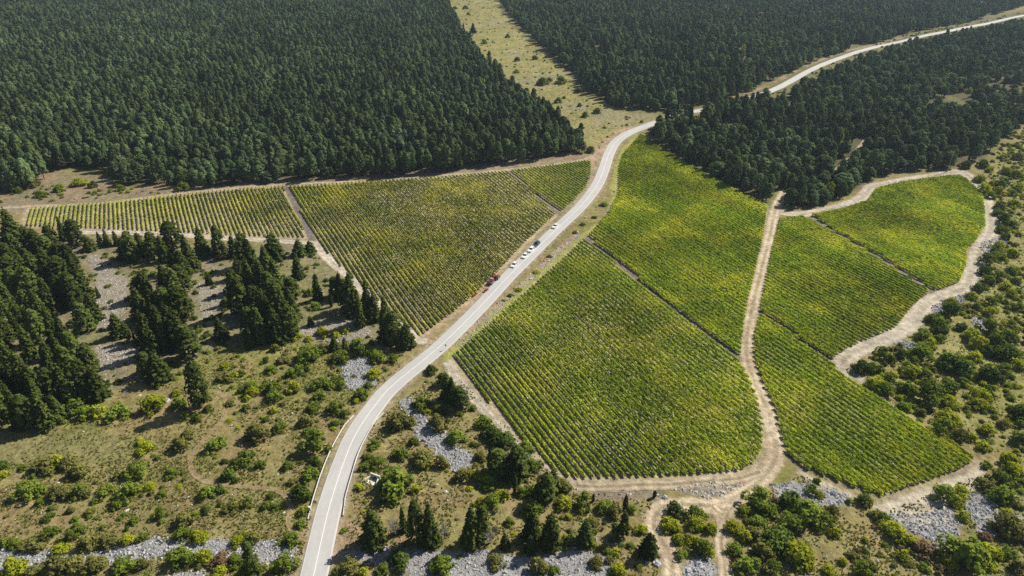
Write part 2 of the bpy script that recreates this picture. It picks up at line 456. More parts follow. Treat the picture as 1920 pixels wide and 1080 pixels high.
RUBBLE = {   # name: (polygon, stones per m2, size, warm?)
 'lower_left': ([(-40, 1035), (40, 1030), (100, 1036), (150, 1038), (200, 1028), (280, 1012), (330, 1014), (400, 1012), (450, 1018), (500, 1014), (545, 1016), (560, 1030), (550, 1055), (500, 1058), (440, 1050), (400, 1045), (330, 1040), (250, 1050), (200, 1055), (140, 1050), (90, 1068), (50, 1070), (-40, 1068)], 2.6, 0.30, 0),
 'bottom_left': ([(320, 1075), (345, 1068), (380, 1070), (392, 1090), (320, 1095)], 2.6, 0.30, 0),
 'mid_left': ([(642, 682), (668, 672), (692, 672), (700, 700), (706, 722), (690, 724), (672, 730), (650, 728), (642, 705)], 3.2, 0.30, 0),
 'hollow': ([(748, 752), (770, 745), (776, 765), (800, 778), (812, 800), (838, 812), (850, 832), (875, 846), (890, 866), (868, 880), (850, 884), (835, 865), (815, 850), (800, 832), (780, 822), (775, 800), (760, 775)], 3.2, 0.30, 0),
 'bottom_mid': ([(640, 1035), (700, 1022), (780, 1028), (850, 1035), (900, 1030), (960, 1045), (1020, 1040), (1060, 1030), (1110, 1035), (1150, 1050), (1140, 1090), (1050, 1085), (960, 1095), (860, 1090), (760, 1080), (690, 1055), (645, 1050)], 1.7, 0.28, 0),
 'lot': ([(1668, 966), (1700, 966), (1760, 962), (1800, 950), (1830, 925), (1862, 930), (1862, 945), (1830, 958), (1800, 980), (1795, 1005), (1780, 1035), (1765, 1050), (1758, 1035), (1748, 1010), (1720, 1000), (1690, 985)], 3.6, 0.34, 0),
 'mound': ([(1262, 915), (1290, 908), (1340, 906), (1385, 905), (1396, 912), (1380, 918), (1358, 927), (1335, 931), (1310, 930), (1285, 924)], 2.4, 0.30, 1),
 'mound_west': ([(1075, 918), (1130, 920), (1200, 918), (1245, 925), (1258, 938), (1240, 942), (1200, 935), (1160, 940), (1120, 935), (1080, 926)], 0.35, 0.32, 1),
 'corner': ([(1448, 915), (1475, 905), (1520, 905), (1545, 915), (1590, 925), (1600, 945), (1570, 950), (1535, 945), (1500, 930), (1480, 940), (1455, 935)], 1.9, 0.34, 0),
 'north_a': ([(165, 480), (185, 478), (200, 490), (225, 512), (240, 530), (236, 585), (205, 610), (178, 618), (172, 590), (180, 540), (178, 510)], 0.8, 0.26, 1),
 'north_b': ([(372, 535), (395, 525), (425, 548), (412, 580), (395, 605), (378, 600), (374, 570)], 0.7, 0.26, 1),
 'north_c': ([(180, 650), (230, 645), (256, 655), (235, 685), (195, 695)], 2.6, 0.26, 1),
 'west': ([(0, 490), (30, 480), (28, 505), (10, 540), (0, 545)], 2.2, 0.30, 0),
 'slope': ([(560, 625), (585, 600), (610, 605), (650, 600), (690, 610), (700, 630), (650, 640), (600, 640)], 1.1, 0.25, 1),
 'track_edge_a': ([(1842, 455), (1870, 445), (1890, 448), (1880, 462), (1856, 470), (1845, 500), (1840, 510), (1836, 480)], 3.0, 0.38, 0),
 'track_edge_b': ([(1742, 580), (1770, 562), (1805, 553), (1822, 545), (1810, 560), (1780, 575), (1755, 590)], 3.0, 0.38, 0),
 'track_edge_c': ([(1670, 645), (1690, 638), (1725, 645), (1722, 656), (1708, 658), (1690, 650)], 2.6, 0.42, 0),
 'scrub_patch': ([(1825, 598), (1845, 596), (1852, 608), (1840, 622), (1828, 615)], 3.0, 0.34, 0),
 'east': ([(1810, 960), (1850, 950), (1900, 960), (1935, 985), (1935, 1000), (1890, 1000), (1850, 1005), (1830, 985)], 1.8, 0.36, 0),
 'verge_east': ([(860, 655), (905, 615), (950, 572), (1000, 525), (1050, 478), (1090, 442), (1082, 436), (1040, 470), (990, 520), (940, 566), (895, 606), (850, 645)], 2.0, 0.27, 1),
 'island': ([(1305, 1040), (1330, 1040), (1345, 1065), (1340, 1090), (1290, 1090), (1280, 1070)], 1.8, 0.40, 0),
}
RG = {k: (gpoly(v[0]), v[1], v[2], v[3]) for k, v in RUBBLE.items()}

# ------------------------------------------------------------------ ground colour by place
C_MEADOW = np.array([0.225, 0.190, 0.078]); C_GREENM = np.array([0.165, 0.165, 0.045]); C_BROWN = np.array([0.235, 0.165, 0.085])
C_DIRT = np.array([0.375, 0.305, 0.215]); C_SOIL = np.array([0.300, 0.245, 0.165]); C_RED = np.array([0.360, 0.250, 0.170])
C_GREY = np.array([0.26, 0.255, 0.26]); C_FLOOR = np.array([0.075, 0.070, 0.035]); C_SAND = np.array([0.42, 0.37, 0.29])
RED_LINES = [(gpoly([(790, 640), (830, 605), (870, 575), (905, 545), (930, 525), (960, 500), (1000, 465)]), 3.0, 0.6),
             (gpoly([(850, 650), (900, 605), (950, 562), (1000, 518), (1050, 470), (1080, 440)]), 2.2, 0.75),
             (gpoly([(1108, 300), (1118, 290), (1130, 275), (1145, 260), (1165, 247), (1190, 240)]), 5.0, 1.0),
             (gpoly([(1110, 305), (1114, 335), (1100, 360), (1080, 385)]), 1.6, 0.7),
             (gpoly([(632, 1000), (638, 1040), (655, 985), (650, 1010)]), 4.0, 0.5),
             (gpoly([(560, 1000), (572, 1040), (560, 1080)]), 2.5, 0.5),
             (gpoly([(1340, 190), (1410, 172), (1450, 155), (1500, 128), (1580, 97), (1700, 67)]), 3.6, 0.6)]

def lerp(C, target, w):
    return C + (np.asarray(target) - C) * w[:, None]

def ground_colour(x, y):
    n1 = fbm(x, y, 22, 1); n2 = fbm(x, y, 7, 11); n3 = fbm(x, y, 2.2, 21, 3); n4 = fbm(x, y, 60, 31)
    C = np.tile(C_MEADOW, (len(x), 1))
    C = lerp(C, C_GREENM, sstep(0.50, 0.66, n1) * 0.75)
    C = lerp(C, C_BROWN, sstep(0.52, 0.68, n2) * 0.55)
    rub = np.zeros(len(x)) + sstep(0.60, 0.72, n3) * 0.30
    # the flat mown green in the lower left meadow
    sd = poly_sd(x, y, gpoly([(-40, 818), (60, 815), (140, 810), (240, 812), (270, 835), (240, 868), (120, 872), (60, 872), (-40, 880)]))
    C = lerp(C, (0.195, 0.180, 0.075), sstep(-2, 2, sd) * 0.85)
    # right hand scrub: greener
    sd = poly_sd(x, y, gpoly([(1630, 690), (1860, 360), (1870, 280), (2050, 230), (2100, 900), (1880, 860), (1700, 760)]))
    C = lerp(C, (0.225, 0.220, 0.070), sstep(-3, 3, sd) * 0.6)
    # browner stony ground between the conifers, its colour darkened for the half shade
    sd = poly_sd(x, y, gpoly([(-60, 440), (150, 440), (590, 460), (640, 520), (770, 650), (560, 640), (420, 650), (250, 730), (-60, 790)]))
    w = sstep(-2, 3, sd)
    C = lerp(C, (0.175, 0.155, 0.095), w * 0.75); C = lerp(C, (0.17, 0.165, 0.06), w * 0.6 * sstep(0.5, 0.6, n1)); rub += w * 0.5 * sstep(0.4, 0.6, n2)
    # forest floor
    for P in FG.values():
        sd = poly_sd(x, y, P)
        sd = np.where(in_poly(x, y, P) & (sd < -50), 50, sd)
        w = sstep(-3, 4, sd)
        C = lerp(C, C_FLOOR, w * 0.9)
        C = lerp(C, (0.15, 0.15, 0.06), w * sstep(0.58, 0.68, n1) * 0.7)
    sd = poly_sd(x, y, CLEAR); sd = np.where(in_poly(x, y, CLEAR), np.maximum(sd, 0), sd)
    w = sstep(-3, 2, sd)
    C = lerp(C, (0.255, 0.225, 0.090), w * 0.9)
    C = lerp(C, (0.20, 0.20, 0.06), w * sstep(0.48, 0.62, n2) * 0.7)
    C = lerp(C, (0.25, 0.22, 0.15), w * sstep(0.54, 0.66, n1) * 0.5)
    # terrace above the left vineyards
    d = line_dist(x, y, TRK['upper'][1])
    C = lerp(C, (0.22, 0.175, 0.115), (1 - sstep(6, 11, d)) * 0.9)
    sd = poly_sd(x, y, gpoly([(-160, 345), (90, 322), (200, 330), (240, 352), (400, 350), (640, 334), (1090, 290), (1100, 298), (640, 340), (400, 355), (250, 372), (90, 386), (-160, 392)]))
    w = sstep(-2, 2, sd)
    C = lerp(C, (0.185, 0.155, 0.095), w * 0.9); C = lerp(C, (0.25, 0.17, 0.11), w * sstep(0.5, 0.62, n2) * 0.8)  # brown strip, colour darkened to stand for the forest's shadow; reddish stony patches
    # rubble
    for k, (P, dens, sz, warm) in RG.items():
        sd = poly_sd(x, y, P) + (n3 - 0.5) * 3
        w = sstep(-0.8, 0.8, sd)
        if k == 'verge_east': C = lerp(C, (0.36, 0.28, 0.22), w * 0.8); w = w * 0.0
        if k == 'mound_west': C = lerp(C, (0.20, 0.165, 0.11), w * 0.8); w = w * 0.25
        C = lerp(C, C_GREY if not warm else (0.235, 0.205, 0.160), w * 0.9)
        rub = np.maximum(rub, w * 0.8)
    # pale lot at the lower right
    sd = poly_sd(x, y, gpoly([(1652, 940), (1720, 915), (1800, 886), (1838, 866), (1848, 885), (1832, 915), (1815, 930), (1805, 960), (1795, 985), (1740, 990), (1690, 978), (1668, 966), (1600, 930), (1560, 910), (1500, 885), (1520, 905), (1590, 930), (1640, 950)]))
    C = lerp(C, C_SAND * 0.97, sstep(-1.2, 1.0, sd + (n3 - 0.5) * 2.5) * 0.9)
    # soil of the vineyards
    for k, P in PG.items():
        sd = poly_sd(x, y, P)
        sd = np.where(in_poly(x, y, P), np.maximum(sd, 0), sd)
        w = sstep(-2.4, -0.6, sd + (n3 - 0.5) * 1.2)
        base = C_SOIL * (1.25 if k in 'ABE' else 0.85)
        C = lerp(C, base, w * 0.95)
        C = lerp(C, C_DIRT * 1.0, w * sstep(0.5, 0.62, n1) * (0.6 if k in 'ABE' else 0.2))
        C = lerp(C, (0.24, 0.23, 0.07), w * sstep(0.50, 0.64, n2) * 0.5)
        rub = np.where(w > 0.5, 0.35 if k in 'ABE' else 0.12, rub)
    # dark stony lanes between plots
    for P, wd in LANES:
        d = line_dist(x, y, P)
        C = lerp(C, (0.16, 0.13, 0.12), 1 - sstep(wd * 0.4, wd * 0.75, d)); rub = np.maximum(rub, (1 - sstep(wd * 0.3, wd * 0.7, d)) * 0.5)
    # roadside earth
    d = line_dist(x, y, ROAD)
    fr = sstep(430, 560, y); C = lerp(C, (0.30, 0.25, 0.165), (1 - sstep(3.6, 5.6, d + (n3 - 0.5) * 2)) * (0.8 - 0.5 * fr)); C = lerp(C, (0.12, 0.115, 0.05), fr * (1 - sstep(20, 30, d)) * 0.85)
    for P, wd, st in RED_LINES:
        d = line_dist(x, y, P)
        w = (1 - sstep(wd * 0.4, wd, d + (n3 - 0.5) * 2.5)) * st * sstep(0.30, 0.5, n2)
        C = lerp(C, C_RED, w)
    # bare shoulders of the tracks
    for k, (wd, P) in TRK.items():
        if k in ('meadow', 'verge', 'forest'): continue
        d = line_dist(x, y, P)
        C = lerp(C, C_DIRT * 0.92, (1 - sstep(wd * 0.45, wd * 0.68, d + (n3 - 0.5) * 1.5)) * 0.7)
    d = line_dist(x, y, TRK['verge'][1])
    C = lerp(C, (0.27, 0.27, 0.075), (1 - sstep(1.0, 2.2, d + (n3 - 0.5) * 0.8)) * 0.95)
    return C * (0.9 + 0.2 * n4)[:, None], np.clip(rub, 0, 1)

LANES = [(gpoly([(536, 350), (560, 398), (586, 450)]), 2.6), (gpoly([(952, 321), (1003, 362), (1046, 402)]), 1.6),
         (gpoly([(1097, 446), (1168, 503), (1228, 551), (1288, 598), (1338, 636), (1388, 674)]), 2.2),
         (gpoly([(1512, 404), (1565, 437), (1645, 483), (1745, 547)]), 2.2), (gpoly([(1424, 586), (1498, 635), (1560, 678)]), 2.2)]

# ------------------------------------------------------------------ ground sheet
def build_ground():
    u = np.concatenate([[-60, -25, -10, -5, -3, -2, -1.5, -1.2], np.linspace(-1.0, 1.0, 860), [1.2, 1.5, 2, 3, 5, 10, 25, 60]])
    ys = [88.0]
    while ys[-1] < 1300: ys.append(ys[-1] + 0.30 * (ys[-1] / 90.0) ** 1.25)
    Y = np.concatenate([[-6000, -2000, -600, -200, -60, 0, 30, 50, 62, 72, 80], ys, [1400, 1600, 2000, 3000, 5000, 9000]])
    w = 0.80 * np.maximum(CP * Y + CAM_H * SP, 142.0)
    X = u[None, :] * w[:, None]; YY = np.repeat(Y[:, None], len(u), 1)
    x = X.ravel(); y = YY.ravel()
    far = np.hypot(x, y)
    z = height(x, y) * (1 - sstep(1400, 2200, far))
    V = np.stack([x, y, z], 1)
    nr, nc = len(Y), len(u)
    i = (np.arange(nr - 1)[:, None] * nc + np.arange(nc - 1)[None, :]).ravel()
    F = np.stack([i, i + 1, i + nc + 1, i + nc], 1)
    me = mesh_np("ground", V, F, M_GROUND, smooth=True)
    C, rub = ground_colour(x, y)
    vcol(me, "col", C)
    vcol(me, "rub", np.stack([rub, rub, rub], 1))
    put("ground", me, kind="structure", label="dry grassy karst ground around the vineyards")

build_ground()

def strip_mesh(name, P, width, lift, colfn=None, mat=M_GROUND, cross=13, jitter=0.0, seed=0, skirt=0.0):
    T = np.gradient(P, axis=0); T /= np.linalg.norm(T, axis=1)[:, None] + 1e-9
    Nn = np.stack([-T[:, 1], T[:, 0]], 1)
    s = np.concatenate([[0], np.cumsum(np.hypot(*np.diff(P, axis=0).T))])
    v = np.linspace(-1, 1, cross)
    W = np.full((len(P), 2), width / 2.0)
    if jitter:
        W[:, 0] += (fbm(s, s * 0, 4.0, seed) - 0.5) * 2 * jitter
        W[:, 1] += (fbm(s, s * 0 + 50, 4.0, seed + 9) - 0.5) * 2 * jitter
    off = np.where(v[None, :] < 0, v[None, :] * W[:, :1], v[None, :] * W[:, 1:])
    x = P[:, :1] + Nn[:, :1] * off; y = P[:, 1:] + Nn[:, 1:] * off
    z = height(x, y) + lift
    if skirt:
        z[:, 0] -= skirt; z[:, -1] -= skirt
    V = np.stack([x, y, z], 2).reshape(-1, 3)
    nr, nc = len(P), cross
    i = (np.arange(nr - 1)[:, None] * nc + np.arange(nc - 1)[None, :]).ravel()
    F = np.stack([i, i + 1, i + nc + 1, i + nc], 1)[:, ::-1]
    me = mesh_np(name, V, F, mat, smooth=False)
    if colfn:
        C, rub = ground_colour(V[:, 0], V[:, 1])
        vv = np.repeat(v[None, :], nr, 0).ravel(); ss = np.repeat(s[:, None], nc, 1).ravel()
        C, rub = colfn(C, rub, vv, ss, V)
        vcol(me, "col", C); vcol(me, "rub", np.stack([rub] * 3, 1))
    return me

def track_col(tone, grass, edge=0.72):
    def f(C, rub, v, s, V):
        n = fbm(V[:, 0], V[:, 1], 3.0, 77); n2 = fbm(V[:, 0], V[:, 1], 9.0, 78)
        w = 1 - sstep(edge, 1.0, np.abs(v) + (n - 0.5) * 0.25)
        C = lerp(C, np.asarray(tone), w * 0.95)
        rut = 1 - np.clip(np.abs(np.abs(v) - 0.45) / 0.2, 0, 1)
        C = lerp(C, np.asarray(tone) * 1.22, rut * 0.75 * w)
        mid = 1 - sstep(0.10, 0.28, np.abs(v))
        C = lerp(C, (0.20, 0.17, 0.09), mid * grass * sstep(0.30, 0.5, n2) * 1.2)
        C = lerp(C, (0.30, 0.21, 0.13), sstep(0.6, 0.75, n2) * 0.4 * w)
        return C, rub * 0.3 + 0.12
    return f

TLAB = {'main': ("dirt_track", C_DIRT * 1.20, 0.5), 'fork': ("dirt_track", C_DIRT * 1.20, 0.6), 'fork2': ("dirt_track", C_DIRT, 0.5),
        'lower': ("dirt_track", C_DIRT * 0.98, 0.7), 'right': ("gravel_track", C_SAND * 0.96, 0.25), 'upper': ("dirt_track", C_DIRT * 0.95, 0.3),
        'strip': ("gravel_track", C_SAND * 1.02, 0.2), 'edge': ("dirt_track", C_SAND * 0.9, 0.3), 'meadow': ("footpath", np.array([0.255, 0.190, 0.100]), 0.5),
        'forest': ("dirt_track", C_DIRT * 0.9, 0.6)}
for n, (k, (nm, tone, gr)) in enumerate(TLAB.items()):
    w, P = TRK[k]
    me = strip_mesh(nm, P, w * 1.15, 0.035 + 0.006 * n, track_col(tone, gr, 0.62 if k != 'right' else 0.8), jitter=0.5 if w > 3 else 0.3, seed=n * 5)
    put(nm, me, kind="structure")

# the asphalt road: a slab a little proud of its shoulders
def road_col(C, rub, v, s, V):
    n = fbm(s * 0.35, v * 3, 2.0, 501); n2 = fbm(V[:, 0], V[:, 1], 5.0, 502); n3 = fbm(s, v * 0, 14, 503)
    t = 1.0 + 0.07 * (n - .5) * 2 + 0.07 * (n2 - .5) * 2
    for c in (-.70, -.28, .28, .70): t = t - 0.045 * np.clip(1 - np.abs(v - c) / .11, 0, 1)
    t = t + 0.05 * np.clip(1 - np.abs(np.abs(v) - .97) / .06, 0, 1) - 0.05 * sstep(.55, .6, n3) * (v > 0)
    base = np.array([0.415, 0.405, 0.388])
    C = base[None] * t[:, None]
    C = lerp(C, (0.33, 0.28, 0.21), sstep(.90, 1.0, np.abs(v) + (n2 - .5) * .16) * 0.55)
    return C, rub * 0
M_ROAD2, _nt, _N, _L = new_mat("road_asphalt_worn")
_o = _N.new("ShaderNodeOutputMaterial"); _p = _N.new("ShaderNodeBsdfPrincipled"); _a = _N.new("ShaderNodeAttribute"); _a.attribute_name = "col"
_g = _N.new("ShaderNodeNewGeometry"); _z = _N.new("ShaderNodeTexNoise"); _z.inputs["Scale"].default_value = 1.2; _z.inputs["Detail"].default_value = 6
_r = _N.new("ShaderNodeMapRange"); _r.inputs["To Min"].default_value = .88; _r.inputs["To Max"].default_value = 1.12
_m = _N.new("ShaderNodeMix"); _m.data_type = 'RGBA'; _m.blend_type = 'MULTIPLY'; _m.inputs["Factor"].default_value = 1
_p.inputs["Roughness"].default_value = .8
_L.new(_g.outputs["Position"], _z.inputs["Vector"]); _L.new(_z.outputs["Fac"], _r.inputs["Value"]); _L.new(_a.outputs["Color"], _m.inputs["A"]); _L.new(_r.outputs["Result"], _m.inputs["B"])
_L.new(_m.outputs["Result"], _p.inputs["Base Color"]); _L.new(_p.outputs[0], _o.inputs[0])
put("road", strip_mesh("road", ROAD, 6.5, 0.16, road_col, mat=M_ROAD2, cross=25, skirt=0.14), kind="structure", label="pale two-lane asphalt road")
near = ROAD[(ROAD[:, 1] < 640)]
ml = strip_mesh("road_line", near, 0.20, 0.20, mat=M_LINE, cross=3)
put("road_line", ml, kind="structure")
for sgn in (-1, 1):
    T = np.gradient(ROAD, axis=0); T /= np.linalg.norm(T, axis=1)[:, None]
    off = ROAD + np.stack([-T[:, 1], T[:, 0]], 1) * (1.95 * sgn)
    dirty = strip_mesh("road_edge_line", ROAD + np.stack([-T[:, 1], T[:, 0]], 1) * (2.9 * sgn), 0.12, 0.185, mat=simple_mat("worn_edge_paint", (0.56, 0.55, 0.52), 0.7, var=0.2), cross=3)
    put("road_line", dirty, kind="structure")

# ------------------------------------------------------------------ quads of foliage
def quads(C, Nrm, S, asp=1.0, rng=RNG, jit=0.35):
    """irregular four-cornered leaf sprays at centres C, facing Nrm, size S"""
    n = len(C)
    Nrm = Nrm / (np.linalg.norm(Nrm, axis=1)[:, None] + 1e-9)
    r = rng.normal(size=(n, 3))
    U = np.cross(Nrm, r); U /= np.linalg.norm(U, axis=1)[:, None] + 1e-9
    W = np.cross(Nrm, U)
    S = np.broadcast_to(S, (n,))
    V = np.zeros((n, 4, 3))
    for k, (a, b) in enumerate(((-1, -1), (1, -1), (1, 1), (-1, 1))):
        ja = 1 + rng.uniform(-jit, jit, n); jb = 1 + rng.uniform(-jit, jit, n)
        V[:, k] = C + U * (a * ja * S * 0.5)[:, None] + W * (b * jb * S * 0.5 * asp)[:, None] + Nrm * (rng.uniform(-.15, .15, n) * S)[:, None]
    return V.reshape(-1, 3), np.arange(4 * n).reshape(n, 4)

def foliage_mesh(name, C, Nrm, S, mat, asp=1.0, rng=RNG):
    V, F = quads(C, Nrm, S, asp, rng)
    return mesh_np(name, V, F, mat)

# ---- prototypes (unit metres; scaled per tree)
def conifer_crown(seed, dens=1.5, levels=18, per=9, lift=-0.25, fat=0.85, qs=0.50):
    """12 m tall fir-like crown, 2.6 m radius"""
    rng = np.random.default_rng(seed)
    H, Rr = 12.0, 2.5
    C, Nn, S = [], [], []
    for l in range(levels):
        t = 0.07 + 0.9 * (l + rng.uniform(-.2, .2)) / levels
        nb = max(3, int(per * (1 - 0.45 * t)))
        a0 = rng.uniform(0, 6.28)
        for b in range(nb):
            a = a0 + 6.283 * b / nb + rng.normal(0, .18)
            L = Rr * (1 - t) ** fat * rng.uniform(0.68, 1.18) + 0.12
            nq = max(3, int(dens * 9 * L / 1.4))
            f = rng.uniform(0.12, 1.0, nq) ** 0.7
            d = np.array([math.cos(a), math.sin(a), 0]); side = np.array([-d[1], d[0], 0])
            p = d * (f * L)[:, None] + side * (rng.normal(0, .20, nq) * (0.5 + 0.3 * L) * (1.15 - f))[:, None]
            p[:, 2] = H * t + lift * (f * L) * 0.8 + rng.normal(0, .12, nq)
            C.append(p)
            nn = np.tile(d * 0.55 + np.array([0, 0, 0.8]), (nq, 1)) + rng.normal(0, .35, (nq, 3))
            Nn.append(nn); S.append(rng.uniform(.7, 1.3, nq) * qs * (1.1 - 0.35 * t))
    m = 420
    t = rng.uniform(0.03, .93, m) ** 1.25; a = rng.uniform(0, 6.283, m); bump = 1 + .18 * np.sin(3 * a + 5 * t + seed) + .12 * np.sin(7 * a - 11 * t)
    r = Rr * (1 - t) ** fat * bump * rng.uniform(.45, .82, m)
    C.append(np.stack([np.cos(a) * r, np.sin(a) * r, H * t], 1)); Nn.append(np.stack([np.cos(a), np.sin(a), np.full(m, .5)], 1) + rng.normal(0, .3, (m, 3)))
    S.append(rng.uniform(.8, 1.3, m) * qs * 1.15 * (1.05 - .5 * t))
    k = 18
    p = np.zeros((k, 3)); p[:, 2] = H * rng.uniform(.9, 1.02, k); p[:, :2] = rng.normal(0, .10, (k, 2))
    C.append(p); Nn.append(rng.normal(0, 1, (k, 3))); S.append(np.full(k, qs * 0.55))
    return np.vstack(C), np.vstack(Nn), np.concatenate(S)

def pine_crown(seed, n=46, per=15, qs=0.54):
    """9 m tall rounded irregular pine crown, 2.5 m radius"""
    rng = np.random.default_rng(seed)
    C, Nn, S = [], [], []
    lean = rng.normal(0, .25, 2)
    for i in range(n):
        t = (i + rng.uniform()) / n
        z = 2.2 + 6.4 * t
        prof = math.sin(math.pi * min(1, 0.30 + 0.70 * t)) ** 0.62 if t < .98 else 0.12
        rad = 2.35 * prof * rng.uniform(0.65, 1.12)
        a = i * 2.39996 + rng.normal(0, .3)
        c = np.array([math.cos(a) * rad * .78 + lean[0] * t, math.sin(a) * rad * .78 + lean[1] * t, z])
        d = rng.normal(size=(per, 3)); d[:, 2] = np.abs(d[:, 2]) * 0.9 - 0.2
        d /= np.linalg.norm(d, axis=1)[:, None]
        rr = rng.uniform(.45, .85)
        C.append(c + d * rr * np.array([1, 1, .7])); Nn.append(d + np.array([math.cos(a) * .4, math.sin(a) * .4, .5]) + rng.normal(0, .25, (per, 3)))
        S.append(rng.uniform(.7, 1.25, per) * qs)
    return np.vstack(C), np.vstack(Nn), np.concatenate(S)

def cypress_crown(seed, n=420, qs=0.34, H=9.0, rad=0.62):
    rng = np.random.default_rng(seed)
    t = rng.uniform(0, 1, n); a = rng.uniform(0, 6.283, n)
    r = rad * np.sin(np.pi * np.clip(0.12 + 0.88 * t, 0, 1)) ** 0.5 * rng.uniform(.7, 1.1, n) * (1 + 0.2 * np.sin(3 * a + 9 * t))
    C = np.stack([np.cos(a) * r, np.sin(a) * r, 0.35 + t * (H - .4)], 1)
    Nn = np.stack([np.cos(a), np.sin(a), np.full(n, .35)], 1) + rng.normal(0, .35, (n, 3))
    return C, Nn, rng.uniform(.7, 1.3, n) * qs

def shrub_crown(seed, lobes=19, per=60, qs=0.135, tall=1.0, loose=0.0):
    """dome of leafy lobes: radius 1, height about 1.35*tall"""
    rng = np.random.default_rng(seed)
    C, Nn, S = [], [], []
    for i in range(lobes):
        if i == 0: a, rad, z, lr = 0, 0, .85 * tall, .46
        else:
            el = rng.uniform(0.0, 1.25); a = i * 2.39996 + rng.normal(0, .6)
            rad = .78 * math.cos(el) * rng.uniform(.45, 1.25); z = (.16 + .80 * math.sin(el)) * tall * rng.uniform(.7, 1.2); lr = rng.uniform(.16, .42)
        c = np.array([math.cos(a) * rad, math.sin(a) * rad, z])
        m = int(per * (lr / .34) ** 1.6)
        d = rng.normal(size=(m, 3)); d /= np.linalg.norm(d, axis=1)[:, None]
        rr = lr * rng.uniform(.72 - loose, 1.08 + loose, m)
        p = c + d * rr[:, None]
        C.append(p); Nn.append(d + np.array([0, 0, .35]) + rng.normal(0, .35, (m, 3)))
        S.append(rng.uniform(.65, 1.3, m) * qs)
    C = np.vstack(C); C[:, 2] = np.maximum(C[:, 2], 0.04)
    return C, np.vstack(Nn), np.concatenate(S)

def trunk_mesh(name, h, r, limbs, seed, spread=1.2, mat=M_BARK):
    rng = random.Random(seed); b = BM()
    p = Vector((0, 0, -0.4)); k = 4
    for i in range(k):
        q = Vector((rng.uniform(-.06, .06) * h * .2, rng.uniform(-.06, .06) * h * .2, h * (i + 1) / k))
        b.tube(p, q, r * (1 - i / k) + .03, r * (1 - (i + 1) / k) + .03, 7); p = q
    for i in range(limbs):
        z = h * rng.uniform(.35, .9); a = rng.uniform(0, 6.28); L = spread * (1.1 - z / h) + .3
        b.tube((0, 0, z), (math.cos(a) * L, math.sin(a) * L, z + L * .35), r * .3, .02, 5)
    return b.build(name, mat)

CON = [foliage_mesh("crown", *conifer_crown(100 + i, fat=f, per=p), LEAF['conifer'], asp=.8) for i, (f, p) in enumerate([(.75, 9), (.58, 9), (.85, 10), (.65, 8), (.48, 9)])]
def _round(seed):
    C, Nn, S = pine_crown(seed, n=60, per=17, qs=0.50)
    C = C * np.array([1.0, 1.0, 1.42]); C[:, 2] -= 1.9
    return C, Nn, S
CON += [foliage_mesh("crown", *_round(150 + i), LEAF['conifer']) for i in range(3)]
CON_T = [trunk_mesh("trunk", 11.0, .20, 10, i, 1.4) for i in range(2)]
PIN = [foliage_mesh("crown", *pine_crown(200 + i), LEAF['pine']) for i in range(5)]
PIN_T = [trunk_mesh("trunk", 7.6, .17, 8, 20 + i, 1.4) for i in range(2)]
CYP = [foliage_mesh("crown", *cypress_crown(300 + i), LEAF['cypress']) for i in range(3)]
CYP_T = trunk_mesh("trunk", 8.0, .10, 0, 31)
SHR = {}
for ci, c in enumerate('dgyor'):
    SHR[c] = [foliage_mesh("shrub", *shrub_crown(400 + 10 * ci + i, tall=tl, loose=lo), LEAF[c]) for i, (tl, lo) in enumerate([(1.0, 0), (.8, .1), (1.2, .05), (.9, .18)])]

def zof(x, y): return float(height(x, y))

